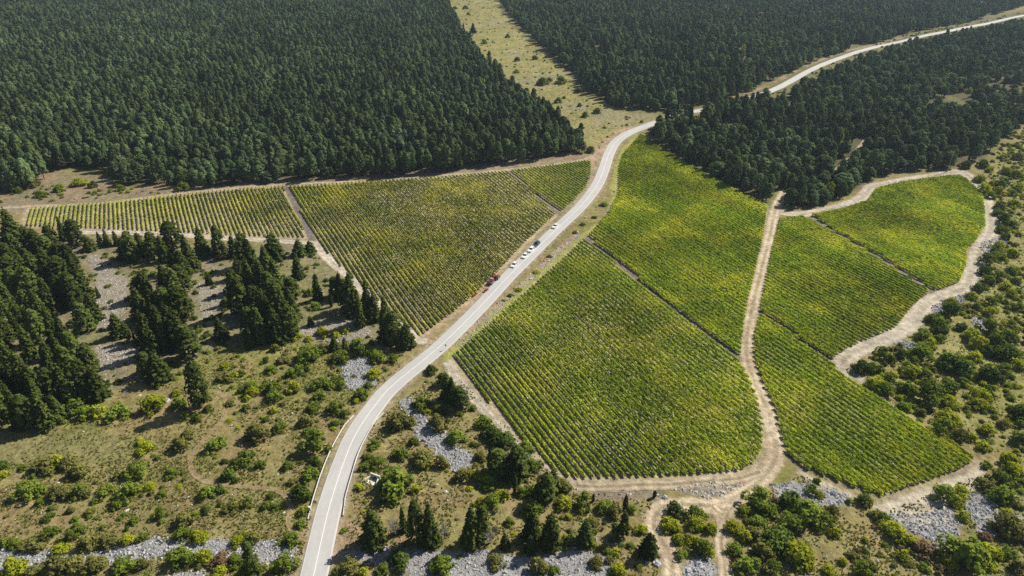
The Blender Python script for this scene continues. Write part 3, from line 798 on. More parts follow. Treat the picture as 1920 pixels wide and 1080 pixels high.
# ------------------------------------------------------------------ labels
REFS = [((60, 460), "at the top of the dense dark stand on the far left edge"), ((60, 560), "in the middle of the dense dark stand on the left edge"),
        ((110, 640), "on the right flank of the dense dark stand at the left"), ((20, 700), "in the lowest left corner of the dark stand"), ((110, 760), "at the foot of the dark stand above the flat meadow"),
        ((200, 450), "beside the pale gravel track under the striped vineyard strip"), ((280, 470), "in the row shading the gravel track under the vineyard strip"),
        ((270, 560), "in the middle clump between the two stony gaps"), ((340, 600), "on the right side of the middle clump by the stony gap"), ((300, 690), "at the low tip of the middle clump"),
        ((360, 470), "just below the gravel track among the tall row"), ((460, 470), "in the clump just below the right end of the gravel track"), ((560, 470), "near the corner where gravel track and lane meet"),
        ((480, 560), "in the upper part of the third clump"), ((500, 630), "at the shaded front of the third clump"), ((580, 590), "on the open slope right of the third clump"),
        ((650, 550), "at the upper end of the wedge along the slanting vineyard edge"), ((700, 590), "in the middle of the wedge along the slanting vineyard edge"), ((750, 640), "at the road end of the wedge below the vineyard"),
        ((380, 740), "beside the start of the curved footpath"), ((300, 770), "left of the lone tall tree above the flat meadow"), ((180, 790), "along the stony upper rim of the flat meadow"),
        ((270, 840), "at the right end of the flat green meadow"), ((90, 880), "on the lower rim of the flat green meadow"), ((250, 895), "near the bare patch below the flat meadow"),
        ((60, 935), "in the scrub belt below the flat meadow by the left edge"), ((150, 935), "in the middle of the scrub belt below the flat meadow"), ((230, 940), "at the right end of the scrub belt"),
        ((110, 980), "on the open stony meadow above the grey rubble band"), ((260, 985), "on the stony meadow above the middle of the rubble band"), ((60, 1030), "along the upper rim of the grey rubble band by the left edge"),
        ((200, 1030), "along the upper rim of the grey rubble band"), ((360, 1010), "at the upper rim of the rubble band right of its middle"), ((130, 1075), "below the grey rubble band near the bottom left corner"),
        ((330, 1060), "below the rubble band in the bottom thicket"), ((440, 1070), "around the dark conical tree under the rubble band"), ((530, 1060), "between the rubble band end and the road"),
        ((400, 935), "beside the wheel tracks in the lower meadow"), ((460, 955), "alone in the middle of the lower meadow"), ((560, 950), "close to the left guardrail end"), ((510, 945), "left of the guardrail end"),
        ((590, 860), "against the left guardrail curve"), ((480, 820), "on the open slope left of the guardrail top"), ((410, 840), "just right of the curved footpath"), ((345, 840), "in the yellowish patch left of the footpath"),
        ((450, 885), "in the low bushes below the footpath bend"), ((580, 790), "on the slope above the left guardrail"), ((510, 760), "in the middle of the upper slope"), ((450, 750), "just right of the path bend by the tall tree"),
        ((430, 705), "in the grass under the shaded third clump"), ((520, 690), "on the sunny slope under the third clump"), ((580, 700), "beside the white rock on the sunny slope"), ((610, 740), "on the slope between white rock and road"),
        ((610, 650), "on the slope left of the wedge of dark trees"), ((660, 660), "just above the round grey stone patch"), ((705, 700), "on the right rim of the round grey stone patch"), ((670, 745), "on the road bank below the round stone patch"),
        ((740, 805), "right of the road at the top of the right guardrail"), ((820, 715), "at the road corner of the main vineyard"), ((850, 755), "beside the slanting lower edge of the main vineyard"), ((790, 770), "on the upper rim of the grey stone hollow"),
        ((820, 805), "on the right bank of the grey stone hollow"), ((855, 830), "below the grey stone hollow's right arm"), ((910, 800), "under the slanting edge of the main vineyard"), ((935, 840), "in the dark clump under the main vineyard edge"),
        ((700, 870), "right beside the right guardrail"), ((755, 870), "just left of the stone hollow's foot"), ((800, 875), "at the foot of the stone hollow"), ((740, 930), "next to the white concrete culvert"),
        ((890, 900), "in the row below the thin cypress"), ((930, 950), "in the grass clearing right of the culvert"), ((700, 1015), "in the dark row along the bottom, nearest the road"), ((790, 1015), "in the dark row along the bottom, by the bare twigs"),
        ((900, 1015), "in the middle of the dark row along the bottom"), ((690, 1075), "on the bottom edge just right of the road"), ((780, 1070), "on the stony bottom edge below the dark row"), ((930, 1062), "on the stony bottom edge under the dead bush"),
        ((980, 900), "below the vineyard's lower left corner"), ((1040, 925), "at the left end of the lower dirt track"), ((1000, 965), "in the grassy gap below the vineyard corner"), ((1010, 1015), "at the right part of the dark bottom row"),
        ((1090, 955), "in the thicket under the lower dirt track"), ((1150, 965), "between the thicket and the looping track"), ((1100, 1010), "at the right end of the dark bottom row"), ((1165, 1005), "left of the looping track"),
        ((1030, 1075), "on the bottom edge below the dark row's right end"), ((1140, 1060), "on the stony bottom slope left of the looping track"), ((1215, 1035), "touching the lower bend of the looping track"),
        ((1260, 985), "on the island inside the looping track, left side"), ((1310, 985), "on the island inside the looping track, upper side"), ((1310, 1030), "on the lower part of the island inside the looping track"),
        ((1400, 960), "just right of the track fork"), ((1380, 1010), "beside the narrow track running off the bottom"), ((1440, 970), "in the tall thicket right of the track fork"), ((1490, 980), "in the thicket left of the rubble slope"),
        ((1410, 1060), "at the bottom edge right of the narrow track"), ((1480, 1050), "in the bottom thicket under the tall thicket"), ((1530, 930), "on the rubble corner below the lower right vineyard"), ((1610, 945), "at the lowest tip of the lower right vineyard"),
        ((1560, 990), "on the slope below the rubble corner"), ((1650, 980), "at the left rim of the grey gravel slope"), ((1700, 1020), "under the left rim of the grey gravel slope"), ((1600, 1060), "on the dark rocky bottom slope"),
        ((1790, 940), "on the pale gravel lot"), ((1800, 1000), "at the foot of the grey gravel slope"), ((1830, 1060), "on the bottom edge right of the gravel slope"), ((1870, 930), "right of the pale gravel lot"), ((1895, 990), "on the rocky bank at the lower right edge"),
        ((1860, 870), "by the right tip of the lower right vineyard"), ((1850, 830), "in the grass above the vineyard's right tip"), ((1790, 820), "along the upper edge of the lower right vineyard"), ((1720, 770), "beside the upper edge of the lower right vineyard, left part"),
        ((1650, 740), "in the notch where the gravel track meets the lower vineyard"), ((1740, 740), "in the scrub below the gravel track's bend"), ((1640, 690), "right below the gravel track's lowest bend"), ((1690, 680), "between the gravel track and the white stones"),
        ((1740, 650), "beside the white stones under the gravel track"), ((1790, 690), "in the middle of the right hand scrub"), ((1860, 700), "in the right hand scrub near the edge"), ((1850, 760), "in the yellow green scrub at the right edge"),
        ((1840, 640), "just below the small stone patch in the scrub"), ((1900, 640), "at the right edge level with the small stone patch"), ((1780, 590), "on the outer side of the gravel track's middle bend"), ((1850, 580), "above the small stone patch in the scrub"),
        ((1900, 550), "at the right edge level with the track's middle bend"), ((1855, 510), "beside the gravel track's straight part"), ((1895, 480), "at the right edge beside the upper stone heap"), ((1880, 420), "on the outer side of the track's upper bend"),
        ((1860, 360), "at the top corner of the upper right vineyard"), ((1900, 350), "at the right edge near the leaning pole"), ((1840, 318), "between forest edge and the leaning pole"),
        ((1130, 400), "on the verge at the road bend"), ((1080, 435), "on the stony verge below the road bend"), ((1000, 515), "on the stony verge opposite the parked cars"), ((960, 552), "on the stony verge opposite the red crates"),
        ((870, 20), "at the top of the long dry clearing"), ((960, 110), "in the middle of the long dry clearing"), ((1030, 160), "in the lower middle of the long dry clearing"), ((1100, 215), "at the lower end of the long dry clearing"), ((1110, 285), "beside the corner of the small upper vineyard"),
        ((130, 350), "on the terrace above the left end of the vineyard strip"), ((340, 355), "at the forest foot above the vineyard strip"), ((240, 360), "on the terrace by the bend of the upper track"),
        ((700, 325), "at the forest foot above the large left vineyard"), ((880, 312), "at the forest foot above the middle of the left vineyards"), ((1060, 280), "at the lower right corner of the big left forest"),
        ((500, 330), "at the forest foot above the lane between the left vineyards"), ((1250, 245), "at the tree tip where the road disappears"), ((1300, 300), "at the forest edge above the upper middle vineyard"), ((1400, 355), "at the forest edge by the top of the dirt track"),
        ((1500, 380), "in the forest corner beside the junction"), ((1580, 370), "at the forest edge above the upper right track"), ((1700, 315), "at the forest edge above the upper right vineyard"), ((1800, 300), "at the right end of the forest edge")]
REFA = np.array([r[0] for r in REFS], float)
PENDING = []     # (object, head, px, py, group)
def remember(o, head, px, py, group): PENDING.append((o, head, px, py, group))
ORD = ["leftmost", "second from the left", "third from the left", "fourth from the left", "fifth from the left", "sixth from the left"]
NUMW = {2: "two", 3: "three", 4: "four", 5: "five", 6: "six", 7: "seven"}
def finish_labels():
    d = {}
    for it in PENDING:
        o, head, px, py, group = it
        i = int(np.argmin((REFA[:, 0] - px) ** 2 + (1.6 * (REFA[:, 1] - py)) ** 2))
        d.setdefault((head, REFS[i][1]), []).append(it)
    for (head, ref), L in d.items():
        L.sort(key=lambda t: t[2])
        n = len(L)
        for k, (o, h, px, py, group) in enumerate(L):
            if n == 1: lab = f"{head} {ref}"
            elif n <= 6:
                place = "rightmost" if k == n - 1 else ORD[k]
                if n == 3 and k == 1: place = "middle one"
                lab = f"{place} of {NUMW[n]}: {head} {ref}"
            else: lab = f"{head} {ref}"
            w = lab.replace(':', ' :').split()
            if len(lab.split()) > 16: lab = ' '.join(lab.split()[:16])
            o["label"] = lab.replace(" :", ":")
            o["group"] = group

# ------------------------------------------------------------------ placing single plants
def tree_root(name, x, y, cat): 
    return put(name, None, loc=(x, y, zof(x, y)), cat=cat)

def place_tree(kind, px, py, hpx, wpx, head, group, seed):
    rng = random.Random(seed)
    x, y = G(px, py); sx, sz = scales(px, py)
    hm = hpx * sz; wm = wpx * sx * (1.12 if kind == 'conifer' else 1.0)
    if kind == 'conifer':
        nm, cr, tr, H0, W0, cat = "conifer_tree", CON[(seed * 5 + seed // 7) % len(CON)] if hpx > 30 else CON[seed % 5], CON_T[seed % 2], 12.0, 5.0, "tree"
    elif kind == 'pine':
        nm, cr, tr, H0, W0, cat = "pine_tree", PIN[seed % len(PIN)], PIN_T[seed % 2], 9.0, 5.0, "tree"
    else:
        nm, cr, tr, H0, W0, cat = "cypress_tree", CYP[seed % len(CYP)], CYP_T, 9.0, 1.35, "tree"
    r = tree_root(nm, x, y, cat)
    r.scale = (wm / W0, wm / W0, hm / H0)
    r.rotation_euler = (0, 0, rng.uniform(0, 6.28))
    put("crown", cr, parent=r); put("trunk", tr, parent=r)
    remember(r, head, px, py, group)
    return r

CONIFERS = [(28, 450, 60, 40), (146, 460, 52, 34), (122, 450, 45, 18), (98, 455, 36, 24), (58, 465, 42, 30), (75, 475, 46, 36), (95, 490, 50, 34), (30, 480, 44, 30), (3, 485, 55, 24),
 (115, 500, 50, 34), (135, 500, 45, 30), (170, 468, 24, 26), (190, 462, 28, 14), (203, 460, 32, 14), (220, 460, 28, 12), (250, 490, 60, 30), (236, 485, 40, 30), (290, 485, 55, 28),
 (268, 480, 45, 24), (310, 490, 50, 24), (32, 530, 55, 36), (68, 520, 50, 30), (96, 525, 60, 36), (122, 530, 55, 34), (148, 535, 55, 30), (160, 560, 58, 34), (62, 560, 65, 34), (20, 580, 60, 26),
 (100, 590, 72, 34), (145, 575, 70, 36), (6, 590, 60, 28), (40, 560, 60, 30), (122, 575, 60, 34), (186, 558, 22, 8), (262, 560, 45, 26), (278, 560, 55, 30), (268, 600, 60, 34), (315, 600, 65, 34),
 (316, 555, 60, 34), (294, 600, 60, 34), (326, 462, 52, 36), (358, 505, 66, 36), (382, 480, 56, 30), (414, 480, 62, 24), (405, 478, 30, 14), (424, 485, 32, 14), (462, 500, 65, 36), (474, 515, 70, 34),
 (445, 478, 28, 30), (516, 485, 48, 38), (562, 478, 30, 28), (582, 472, 20, 22), (332, 510, 50, 36), (345, 515, 48, 32), (450, 590, 90, 38), (474, 560, 75, 34), (496, 560, 75, 36), (512, 580, 75, 36),
 (560, 520, 46, 26), (550, 560, 45, 30), (530, 620, 90, 42), (500, 620, 80, 40), (348, 600, 70, 40), (334, 575, 75, 40), (393, 533, 20, 14), (468, 630, 60, 32), (520, 640, 64, 36),
 (490, 640, 66, 34), (545, 632, 64, 36), (472, 650, 34, 22), (416, 635, 40, 28), (511, 640, 22, 9), (530, 640, 48, 30), (358, 670, 66, 44), (340, 650, 70, 40), (326, 640, 70, 34), (378, 765, 95, 38),
 (285, 665, 80, 34), (300, 712, 50, 44), (280, 700, 45, 30), (312, 655, 70, 28), (34, 630, 48, 24), (78, 640, 64, 32), (110, 650, 75, 34), (130, 660, 68, 34), (152, 700, 82, 34), (97, 690, 58, 32),
 (14, 700, 70, 30), (55, 735, 75, 32), (28, 705, 70, 30), (145, 730, 90, 36), (168, 745, 72, 40), (188, 745, 55, 36), (108, 750, 65, 34), (70, 740, 60, 34), (22, 740, 65, 34), (138, 758, 38, 26),
 (42, 800, 75, 34), (90, 800, 66, 36), (62, 805, 70, 34), (112, 785, 44, 34), (5, 800, 90, 36), (20, 770, 60, 30), (224, 630, 42, 30), (243, 640, 38, 16), (256, 648, 28, 10),
 (640, 560, 50, 22), (630, 555, 42, 26), (662, 590, 80, 34), (676, 612, 72, 22), (650, 580, 60, 30), (692, 600, 75, 30), (704, 600, 52, 26), (698, 600, 26, 12), (727, 640, 84, 36), (742, 645, 64, 34),
 (764, 650, 44, 30), (748, 655, 32, 12), (475, 1073, 60, 26), (838, 748, 48, 26), (848, 752, 46, 20), (863, 762, 42, 36), (702, 1017, 62, 48), (757, 995, 47, 16), (782, 1017, 82, 34), (808, 1017, 72, 38),
 (885, 1018, 68, 40), (905, 1010, 64, 30), (947, 1025, 26, 20), (1022, 937, 52, 40), (1037, 920, 40, 25), (997, 1007, 47, 36), (995, 1033, 28, 26), (1032, 1023, 60, 38), (1097, 1017, 42, 32),
 (1168, 1007, 49, 20), (1215, 1038, 38, 38), (628, 655, 24, 22), (648, 658, 26, 16), (583, 610, 18, 14), (887, 62, 20, 13), (1237, 250, 32, 22), (1228, 252, 20, 16), (935, 888, 45, 44), (968, 890, 55, 48)]
extra = [(180, 600, 50, 30), (165, 620, 60, 32), (60, 600, 60, 30), (85, 610, 60, 30), (20, 640, 50, 26), (60, 670, 60, 30), (125, 700, 70, 32), (175, 700, 60, 30), (80, 770, 60, 32), (130, 745, 60, 32),
         (5, 540, 50, 26), (10, 655, 55, 26), (45, 620, 50, 26), (300, 630, 60, 32), (275, 640, 55, 28), (345, 545, 55, 34), (455, 545, 60, 32), (520, 545, 60, 30), (480, 600, 70, 34), (550, 600, 60, 32), (440, 480, 40, 24), (20, 500, 48, 28), (45, 515, 48, 28), (500, 505, 45, 30)]
for i, (px, py, h, w) in enumerate(CONIFERS + extra):
    big = "tall" if h > 70 else ("small" if h < 36 else ("narrow" if w < 24 else "broad" if w > 36 else "mid-sized"))
    place_tree('conifer', px, py, h, w, f"{big} dark green conifer", "dark conifers on the stony slope", i)
o = place_tree('conifer', 597, 562, 50, 18, "lone conifer with bare lower trunk", "dark conifers on the stony slope", 77)
CYPR = [(919, 885, 48, 7), (965, 925, 38, 8), (1112, 940, 14, 6), (1172, 953, 24, 9), (1227, 932, 12, 7), (622, 575, 24, 7), (893, 998, 22, 6), (1154, 998, 24, 5), (833, 1007, 22, 5), (215, 838, 22, 4)]
for i, (px, py, h, w) in enumerate(CYPR[:7]):
    place_tree('cypress', px, py, h, w, "thin dark cypress" if w < 9 else "slim cypress", "slim cypresses among the shrubs", i)

SHRUBS = """283,775,48,y 217,787,45,g 183,783,30,y 137,778,45,g 108,795,30,g 80,803,35,g 160,785,30,g 270,850,32,y 262,835,20,y 80,885,45,o 103,876,30,y 123,880,35,o 3,880,25,d 42,883,16,g
255,895,40,g 223,897,22,o 142,897,40,o 5,897,20,y 48,937,45,g 72,930,30,g 103,937,35,o 120,935,35,o 147,932,30,g 160,934,22,o 73,948,18,g 195,932,35,g 237,938,40,g 217,955,25,g 257,925,22,y 280,918,22,y
177,945,15,g 87,977,22,d 95,958,14,d 165,966,20,o 130,963,18,o 140,978,14,g 250,983,20,g 231,970,12,g 298,973,26,g 302,983,14,g 303,932,18,g 92,1008,32,g 131,1013,26,g 152,1000,24,g 141,990,14,g
192,992,12,g 237,995,12,d 7,1027,28,g 28,1028,22,g 52,1033,40,o 72,1036,24,o 112,1040,30,y 163,1033,38,o 201,1028,38,o 236,1022,28,y 265,1015,24,g 22,1080,45,y 57,1082,35,o 105,1080,50,o 132,1073,45,o
172,1075,45,o 228,1078,48,g 266,1068,25,o 335,1063,55,g 385,935,32,g 410,927,28,d 366,970,18,g 385,962,20,d 345,988,36,o 437,958,34,o 463,950,22,g 507,937,20,g 498,955,22,g 517,955,18,g 560,943,42,d
567,967,24,g 563,990,22,g 576,937,20,g 441,906,15,d 338,1013,36,g 370,1018,34,y 442,1023,28,y 462,1013,16,g 475,1018,30,o 547,1023,32,g 545,910,20,o 382,1055,32,y 410,1063,38,r 440,1063,32,g 487,1073,22,g
530,1077,50,g 410,1082,30,y 460,1083,35,g 512,753,34,g 472,743,26,y 463,752,16,y 452,737,18,g 430,762,20,o 460,770,18,o 513,775,18,y 550,737,22,o 541,740,14,g 480,830,50,o 520,813,28,g 573,800,30,o 587,775,30,g
628,775,30,g 627,800,18,d 577,817,22,g 497,792,15,d 587,852,52,g 590,873,26,g 537,882,22,g 580,900,36,g 398,847,32,g 413,835,24,g 332,768,30,g 330,742,20,y 345,787,18,g 368,790,22,g 390,772,18,g 420,870,15,d
443,878,24,g 458,870,40,g 487,878,20,g 425,900,36,d 337,847,36,o 350,823,28,o 322,895,22,g 597,750,28,g 590,732,25,g 617,730,22,g 507,700,24,g 528,682,24,o 575,688,42,g 560,702,28,g 545,707,24,g 420,715,34,o
437,713,22,y 420,693,22,y 452,705,16,g 497,680,16,d 515,660,20,o 607,632,22,y 603,662,24,o 632,683,30,o 577,640,15,y 555,637,22,y 600,728,30,g 630,720,26,g 550,735,26,y 510,738,34,g 470,733,26,g 603,628,22,y
647,625,20,y 667,655,30,g 637,677,30,g 577,677,45,g 677,668,28,g 707,680,34,g 607,660,24,o 578,640,16,y 628,632,20,y 580,555,22,g 590,580,22,g 702,710,32,y 737,680,22,g 690,728,18,g 675,748,28,g
667,757,16,y 642,683,22,g 640,730,22,g 645,782,20,g 808,702,28,d 830,725,32,d 790,768,36,g 800,777,16,y 745,805,50,o 818,808,38,o 822,775,22,g 853,833,38,g 908,803,36,g 887,770,15,g 925,828,44,d 945,838,40,d
775,835,20,g 702,837,20,g 697,845,14,g 690,865,20,g 682,883,24,g 707,878,28,g 752,862,32,g 790,875,44,o 800,878,24,y 827,878,30,o 740,930,74,g 778,925,22,y 673,920,18,y 867,903,36,o 895,900,26,y 917,915,36,g
903,947,26,y 923,955,34,g 943,935,26,y 955,985,20,g 680,963,10,y 685,943,10,y 887,837,12,g 900,865,26,o 652,1080,45,o 718,1075,24,g 750,1065,45,d 828,1075,42,g 930,1062,36,o 680,1083,25,y 975,872,40,d 985,850,30,g
1005,883,30,g 1053,925,40,o 1000,933,34,g 978,930,24,g 1060,953,36,y 1093,952,36,g 1132,962,34,g 1000,967,42,g 1090,963,16,y 1152,970,34,o 1185,962,20,g 1070,1022,28,d 1113,993,34,o 1157,1008,34,d 1202,1000,24,y
1155,1043,22,y 1158,1080,32,y 1110,1027,20,y 1118,1065,30,o 1142,1055,18,o 1038,1078,24,g 1010,1077,40,o 1183,1027,16,g 1265,967,40,d 1257,998,42,y 1303,977,40,g 1307,995,40,y 1333,1000,30,y 1317,973,30,g
1273,1020,26,y 1300,1023,30,y 1318,1042,45,g 1278,1048,30,g 1333,1043,22,y 1377,1000,30,y 1400,1017,28,y 1397,965,26,y 1422,955,48,g 1442,970,40,g 1420,990,30,g 1483,955,50,d 1482,1003,46,g 1463,1035,60,d
1420,1015,36,o 1380,1042,32,g 1433,1050,40,o 1400,1073,36,g 1417,1065,24,g 1492,1058,56,y 1450,1078,30,g 1510,1038,30,o 1513,987,60,g 1538,933,18,y 1523,928,22,g 1533,907,14,g 1622,947,26,g 1593,945,14,g
1565,970,28,o 1548,988,36,g 1567,1007,24,y 1645,973,22,o 1657,983,24,g 1680,1010,42,y 1705,1027,34,g 1735,1043,40,r 1772,940,38,g 1803,933,28,y 1797,952,28,g 1623,1017,14,y 1582,1060,18,y 1555,1078,24,y
1695,1050,24,g 1508,1060,40,y 1617,1080,30,g 1817,1067,78,g 1850,1055,46,y 1783,1065,34,y 1808,977,24,y 1880,945,44,g 1893,973,26,g 1853,922,34,o 1882,913,32,g 1900,1010,60,o 1873,1047,24,y 1893,1047,30,g
1912,1077,30,o 1855,1070,24,y 1850,1013,22,r 1700,770,26,g 1745,757,56,g 1783,766,34,y 1730,780,22,o 1785,798,46,y 1767,815,40,g 1800,827,34,o 1823,827,22,g 1847,845,26,y 1853,816,30,y 1883,803,24,o 1915,787,40,d
1915,802,20,g 1912,832,30,g 1852,878,22,g 1895,873,36,d 1905,890,36,y 1877,912,34,g 1843,752,34,y 1617,700,36,d 1643,700,30,d 1655,672,30,d 1670,680,24,g 1692,672,26,d 1733,673,42,g 1745,655,26,y 1727,638,24,d
1743,637,20,g 1767,633,34,d 1762,642,20,g 1797,700,58,d 1780,738,42,d 1860,717,52,d 1883,707,34,g 1808,723,24,g 1673,715,28,g 1643,733,40,y 1663,742,34,g 1703,738,36,g 1713,708,34,g 1735,710,30,g 1702,695,22,d
1715,683,22,g 1825,640,34,g 1805,622,28,d 1858,627,36,g 1873,650,34,d 1838,655,34,g 1867,673,44,d 1897,678,40,d 1898,640,34,g 1912,693,28,g 1833,678,30,y 1853,740,20,d 1840,768,34,y 1873,472,28,d 1875,488,24,g
1853,498,28,d 1888,450,20,d 1847,517,26,d 1858,533,26,g 1877,528,30,g 1900,515,26,g 1900,482,24,g 1838,547,28,d 1860,573,26,g 1873,567,24,g 1825,562,24,g 1788,572,24,y 1782,602,48,d 1750,607,30,g 1857,593,26,y
1833,580,18,g 1803,582,20,o 1908,533,22,g 1898,557,22,g 1890,545,24,y 1908,582,22,d 1767,620,36,g 1847,363,30,g 1840,343,22,y 1860,348,14,y 1860,373,20,d 1813,317,22,d 1847,315,26,d 1857,323,16,y 1883,350,28,d
1875,363,20,g 1890,327,24,y 1907,333,20,y 1878,393,26,g 1903,387,24,g 1873,405,24,g 1883,420,24,d 1900,427,26,g 1913,357,22,g 1880,437,24,d 1900,367,16,g 1910,300,24,o
853,17,9,g 872,17,11,g 878,28,8,d 952,71,10,g 908,82,12,g 970,115,12,d 1003,112,14,d 968,137,12,y 1017,160,22,g 1052,157,20,g 1030,153,12,g 1047,193,14,g 1058,185,8,g 1097,220,14,g 1120,213,16,g 1087,200,10,g
1203,230,8,d 1107,287,18,g 1083,173,12,g 147,350,26,y 110,360,20,g 173,352,20,o 343,358,24,g 75,370,20,g 60,352,26,o 30,362,22,g 225,358,18,g 1133,387,20,g 1115,410,14,g 1093,423,14,g 1078,438,14,d 1005,513,18,y 973,547,20,y 957,557,16,g 1030,483,14,o 945,565,10,g"""
CW = {'d': "dark green", 'g': "green", 'y': "bright yellow-green", 'o': "dull olive", 'r': "reddish brown"}
ALLS = []
for tok in SHRUBS.split():
    a = tok.split(','); ALLS.append((float(a[0]), float(a[1]), float(a[2]), a[3]))
SHRUB_XY = np.array([G(a[0], a[1]) for a in ALLS])
order = sorted(range(len(ALLS)), key=lambda i: -ALLS[i][2])
SMALL = []        # past 300 shrubs, the smallest go into the scrub
for rank, i in enumerate(order):
    px, py, w, c = ALLS[i]
    if px > 1640 and c == 'd' and w < 40 and i % 5 < 3: c = 'g'
    if px > 1640 and c == 'g' and i % 4 == 0: c = 'y'
    rng = random.Random(i)
    x, y = G(px, py); sx, sz = scales(px, py)
    rad = w * sx * 0.5 * (0.92 if 1240 < px < 1345 and py > 900 else 1.14 if (px > 1345 and py > 900) else 1.06)
    # the listed point is the visible foot, the middle of the plant lies a little farther
    x2, y2 = x, y + rad * 0.45
    asp = rng.uniform(.8, 1.05)
    if 900 < px < 1150 and 380 < py < 570: asp = .5; rad *= .85
    if rank >= 340:
        SMALL.append((x2, y2, rad, asp, c)); continue
    v = i % 4
    size = "large" if rad > 3.6 else "small" if rad < 1.9 else "mid-sized"
    treeish = rad > 3.3 and c in 'dg'
    if treeish:
        r = put("broadleaf_tree", None, loc=(x2, y2, zof(x2, y2)), cat="tree", rz=rng.uniform(0, 6.28), scale=(rad, rad, rad * asp))
        put("crown", SHR[c][v], parent=r); put("trunk", SHT if 'SHT' in globals() else globals().setdefault('SHT', trunk_mesh("trunk", .9, .07, 6, 5, .5)), parent=r)
        remember(r, f"{size} {CW[c]} broadleaf tree", px, py, "broadleaf trees among the scrub")
    else:
        r = put("shrub", SHR[c][v], loc=(x2, y2, zof(x2, y2) - 0.05), cat="shrub", rz=rng.uniform(0, 6.28), scale=(rad, rad, rad * asp))
        remember(r, f"{size} {CW[c]} shrub", px, py, "shrubs on the dry slopes")

# ------------------------------------------------------------------ forest trees
def scatter_grid(P, sp, seed, jit=0.55):
    rng = np.random.default_rng(seed)
    x0, y0 = P.min(0); x1, y1 = P.max(0)
    ang = R(12)
    L = math.hypot(x1 - x0, y1 - y0); n = int(L / sp) + 2
    gx, gy = np.meshgrid(np.arange(-n // 2, n // 2), np.arange(-n // 2, n // 2))
    gx = (gx.ravel() + rng.uniform(-jit, jit, gx.size)) * sp; gy = (gy.ravel() + rng.uniform(-jit, jit, gy.size)) * sp
    cx, cy = (x0 + x1) / 2, (y0 + y1) / 2
    x = cx + gx * math.cos(ang) - gy * math.sin(ang); y = cy + gx * math.sin(ang) + gy * math.cos(ang)
    m = in_poly(x, y, P)
    return x[m], y[m]

FT = []     # x, y, scale_w, scale_h, type index
for k, sp in (('L', 4.6), ('U', 5.2), ('R', 5.0)):
    x, y = scatter_grid(FG[k], sp, ord(k))
    n1 = fbm(x, y, 28, 5 + ord(k)); n2 = fbm(x, y, 90, 6 + ord(k)); n3 = fbm(x, y, 9, 7)
    keep = n3 < 0.74
    if k == 'U': keep &= n1 < 0.68
    if k == 'R': keep &= ~((n1 > 0.68) & (y > 300))
    keep &= line_dist(x, y, TRK['forest'][1]) > 4.0
    keep &= line_dist(x, y, ROAD) > (6.2 if k != 'R' else 4.6)
    keep &= line_dist(x, y, TRK['right'][1]) > 4.5
    keep &= line_dist(x, y, TRK['upper'][1]) > 4.0
    x, y, n1, n2 = x[keep], y[keep], n1[keep], n2[keep]
    rng = np.random.default_rng(3 + ord(k))
    h = (0.96 + 0.5 * (n2 - .5) * 2 + rng.normal(0, .20, len(x))) * (1.22 if k == 'L' else 1.05)
    w = (1.0 + rng.normal(0, .26, len(x))) * (1.10 if k == 'L' else 1.18)
    t = rng.choice(5, len(x))
    u = rng.uniform(0, 1, len(x))
    t = np.where(u < (0.05 if k == 'L' else 0.10), 5 + rng.choice(3, len(x)), t)   # slim cypresses
    t = np.where((u > (0.985 if k == 'L' else .955)) & (n1 > .47), 8 + rng.choice(2, len(x)), t)           # brighter broadleaf
    t = np.where((u > (0.97 if k == 'L' else .93)) & (u <= (.985 if k == 'L' else .955)), 10, t)          # dark firs
    FT.append(np.stack([x, y, np.clip(w, .6, 1.75), np.clip(h, .55, 1.8), t], 1))
FT = np.vstack(FT)
# right-hand end of the forest thins into scrub
pxs, pys = proj(FT[:, 0], FT[:, 1], 0)
thin = (pxs > 1780) & (pys > 120) & (RNG.uniform(size=len(FT)) < 0.35)
FT = FT[~thin]; pxs = pxs[~thin]; pys = pys[~thin]
inside = (pxs > 0) & (pxs < 1920) & (pys > 5)
ordr = np.argsort(np.where(inside & (FT[:, 4] < 5), FT[:, 1], 1e9) )
near_i = ordr[:300]
is_near = np.zeros(len(FT), bool); is_near[near_i] = True
for i in near_i:
    x, y, w, h, t = FT[i]
    r = tree_root("pine_tree", x, y, "tree")
    r.scale = (w, w, h); r.rotation_euler = (0, 0, (i * 1.7) % 6.28)
    put("crown", PIN[int(t)], parent=r); put("trunk", PIN_T[i % 2], parent=r)
    size = "tall" if h > 1.08 else "low" if h < .85 else "mid-sized"
    remember(r, f"{size} rounded green pine", pxs[i], pys[i], "pines along the forest edges")

def proto_collection(name, meshes):
    c = bpy.data.collections.new(name)
    for k, me in enumerate(meshes):
        ob = bpy.data.objects.new(f"{name}_{k:02d}", me)
        c.objects.link(ob)
    return c

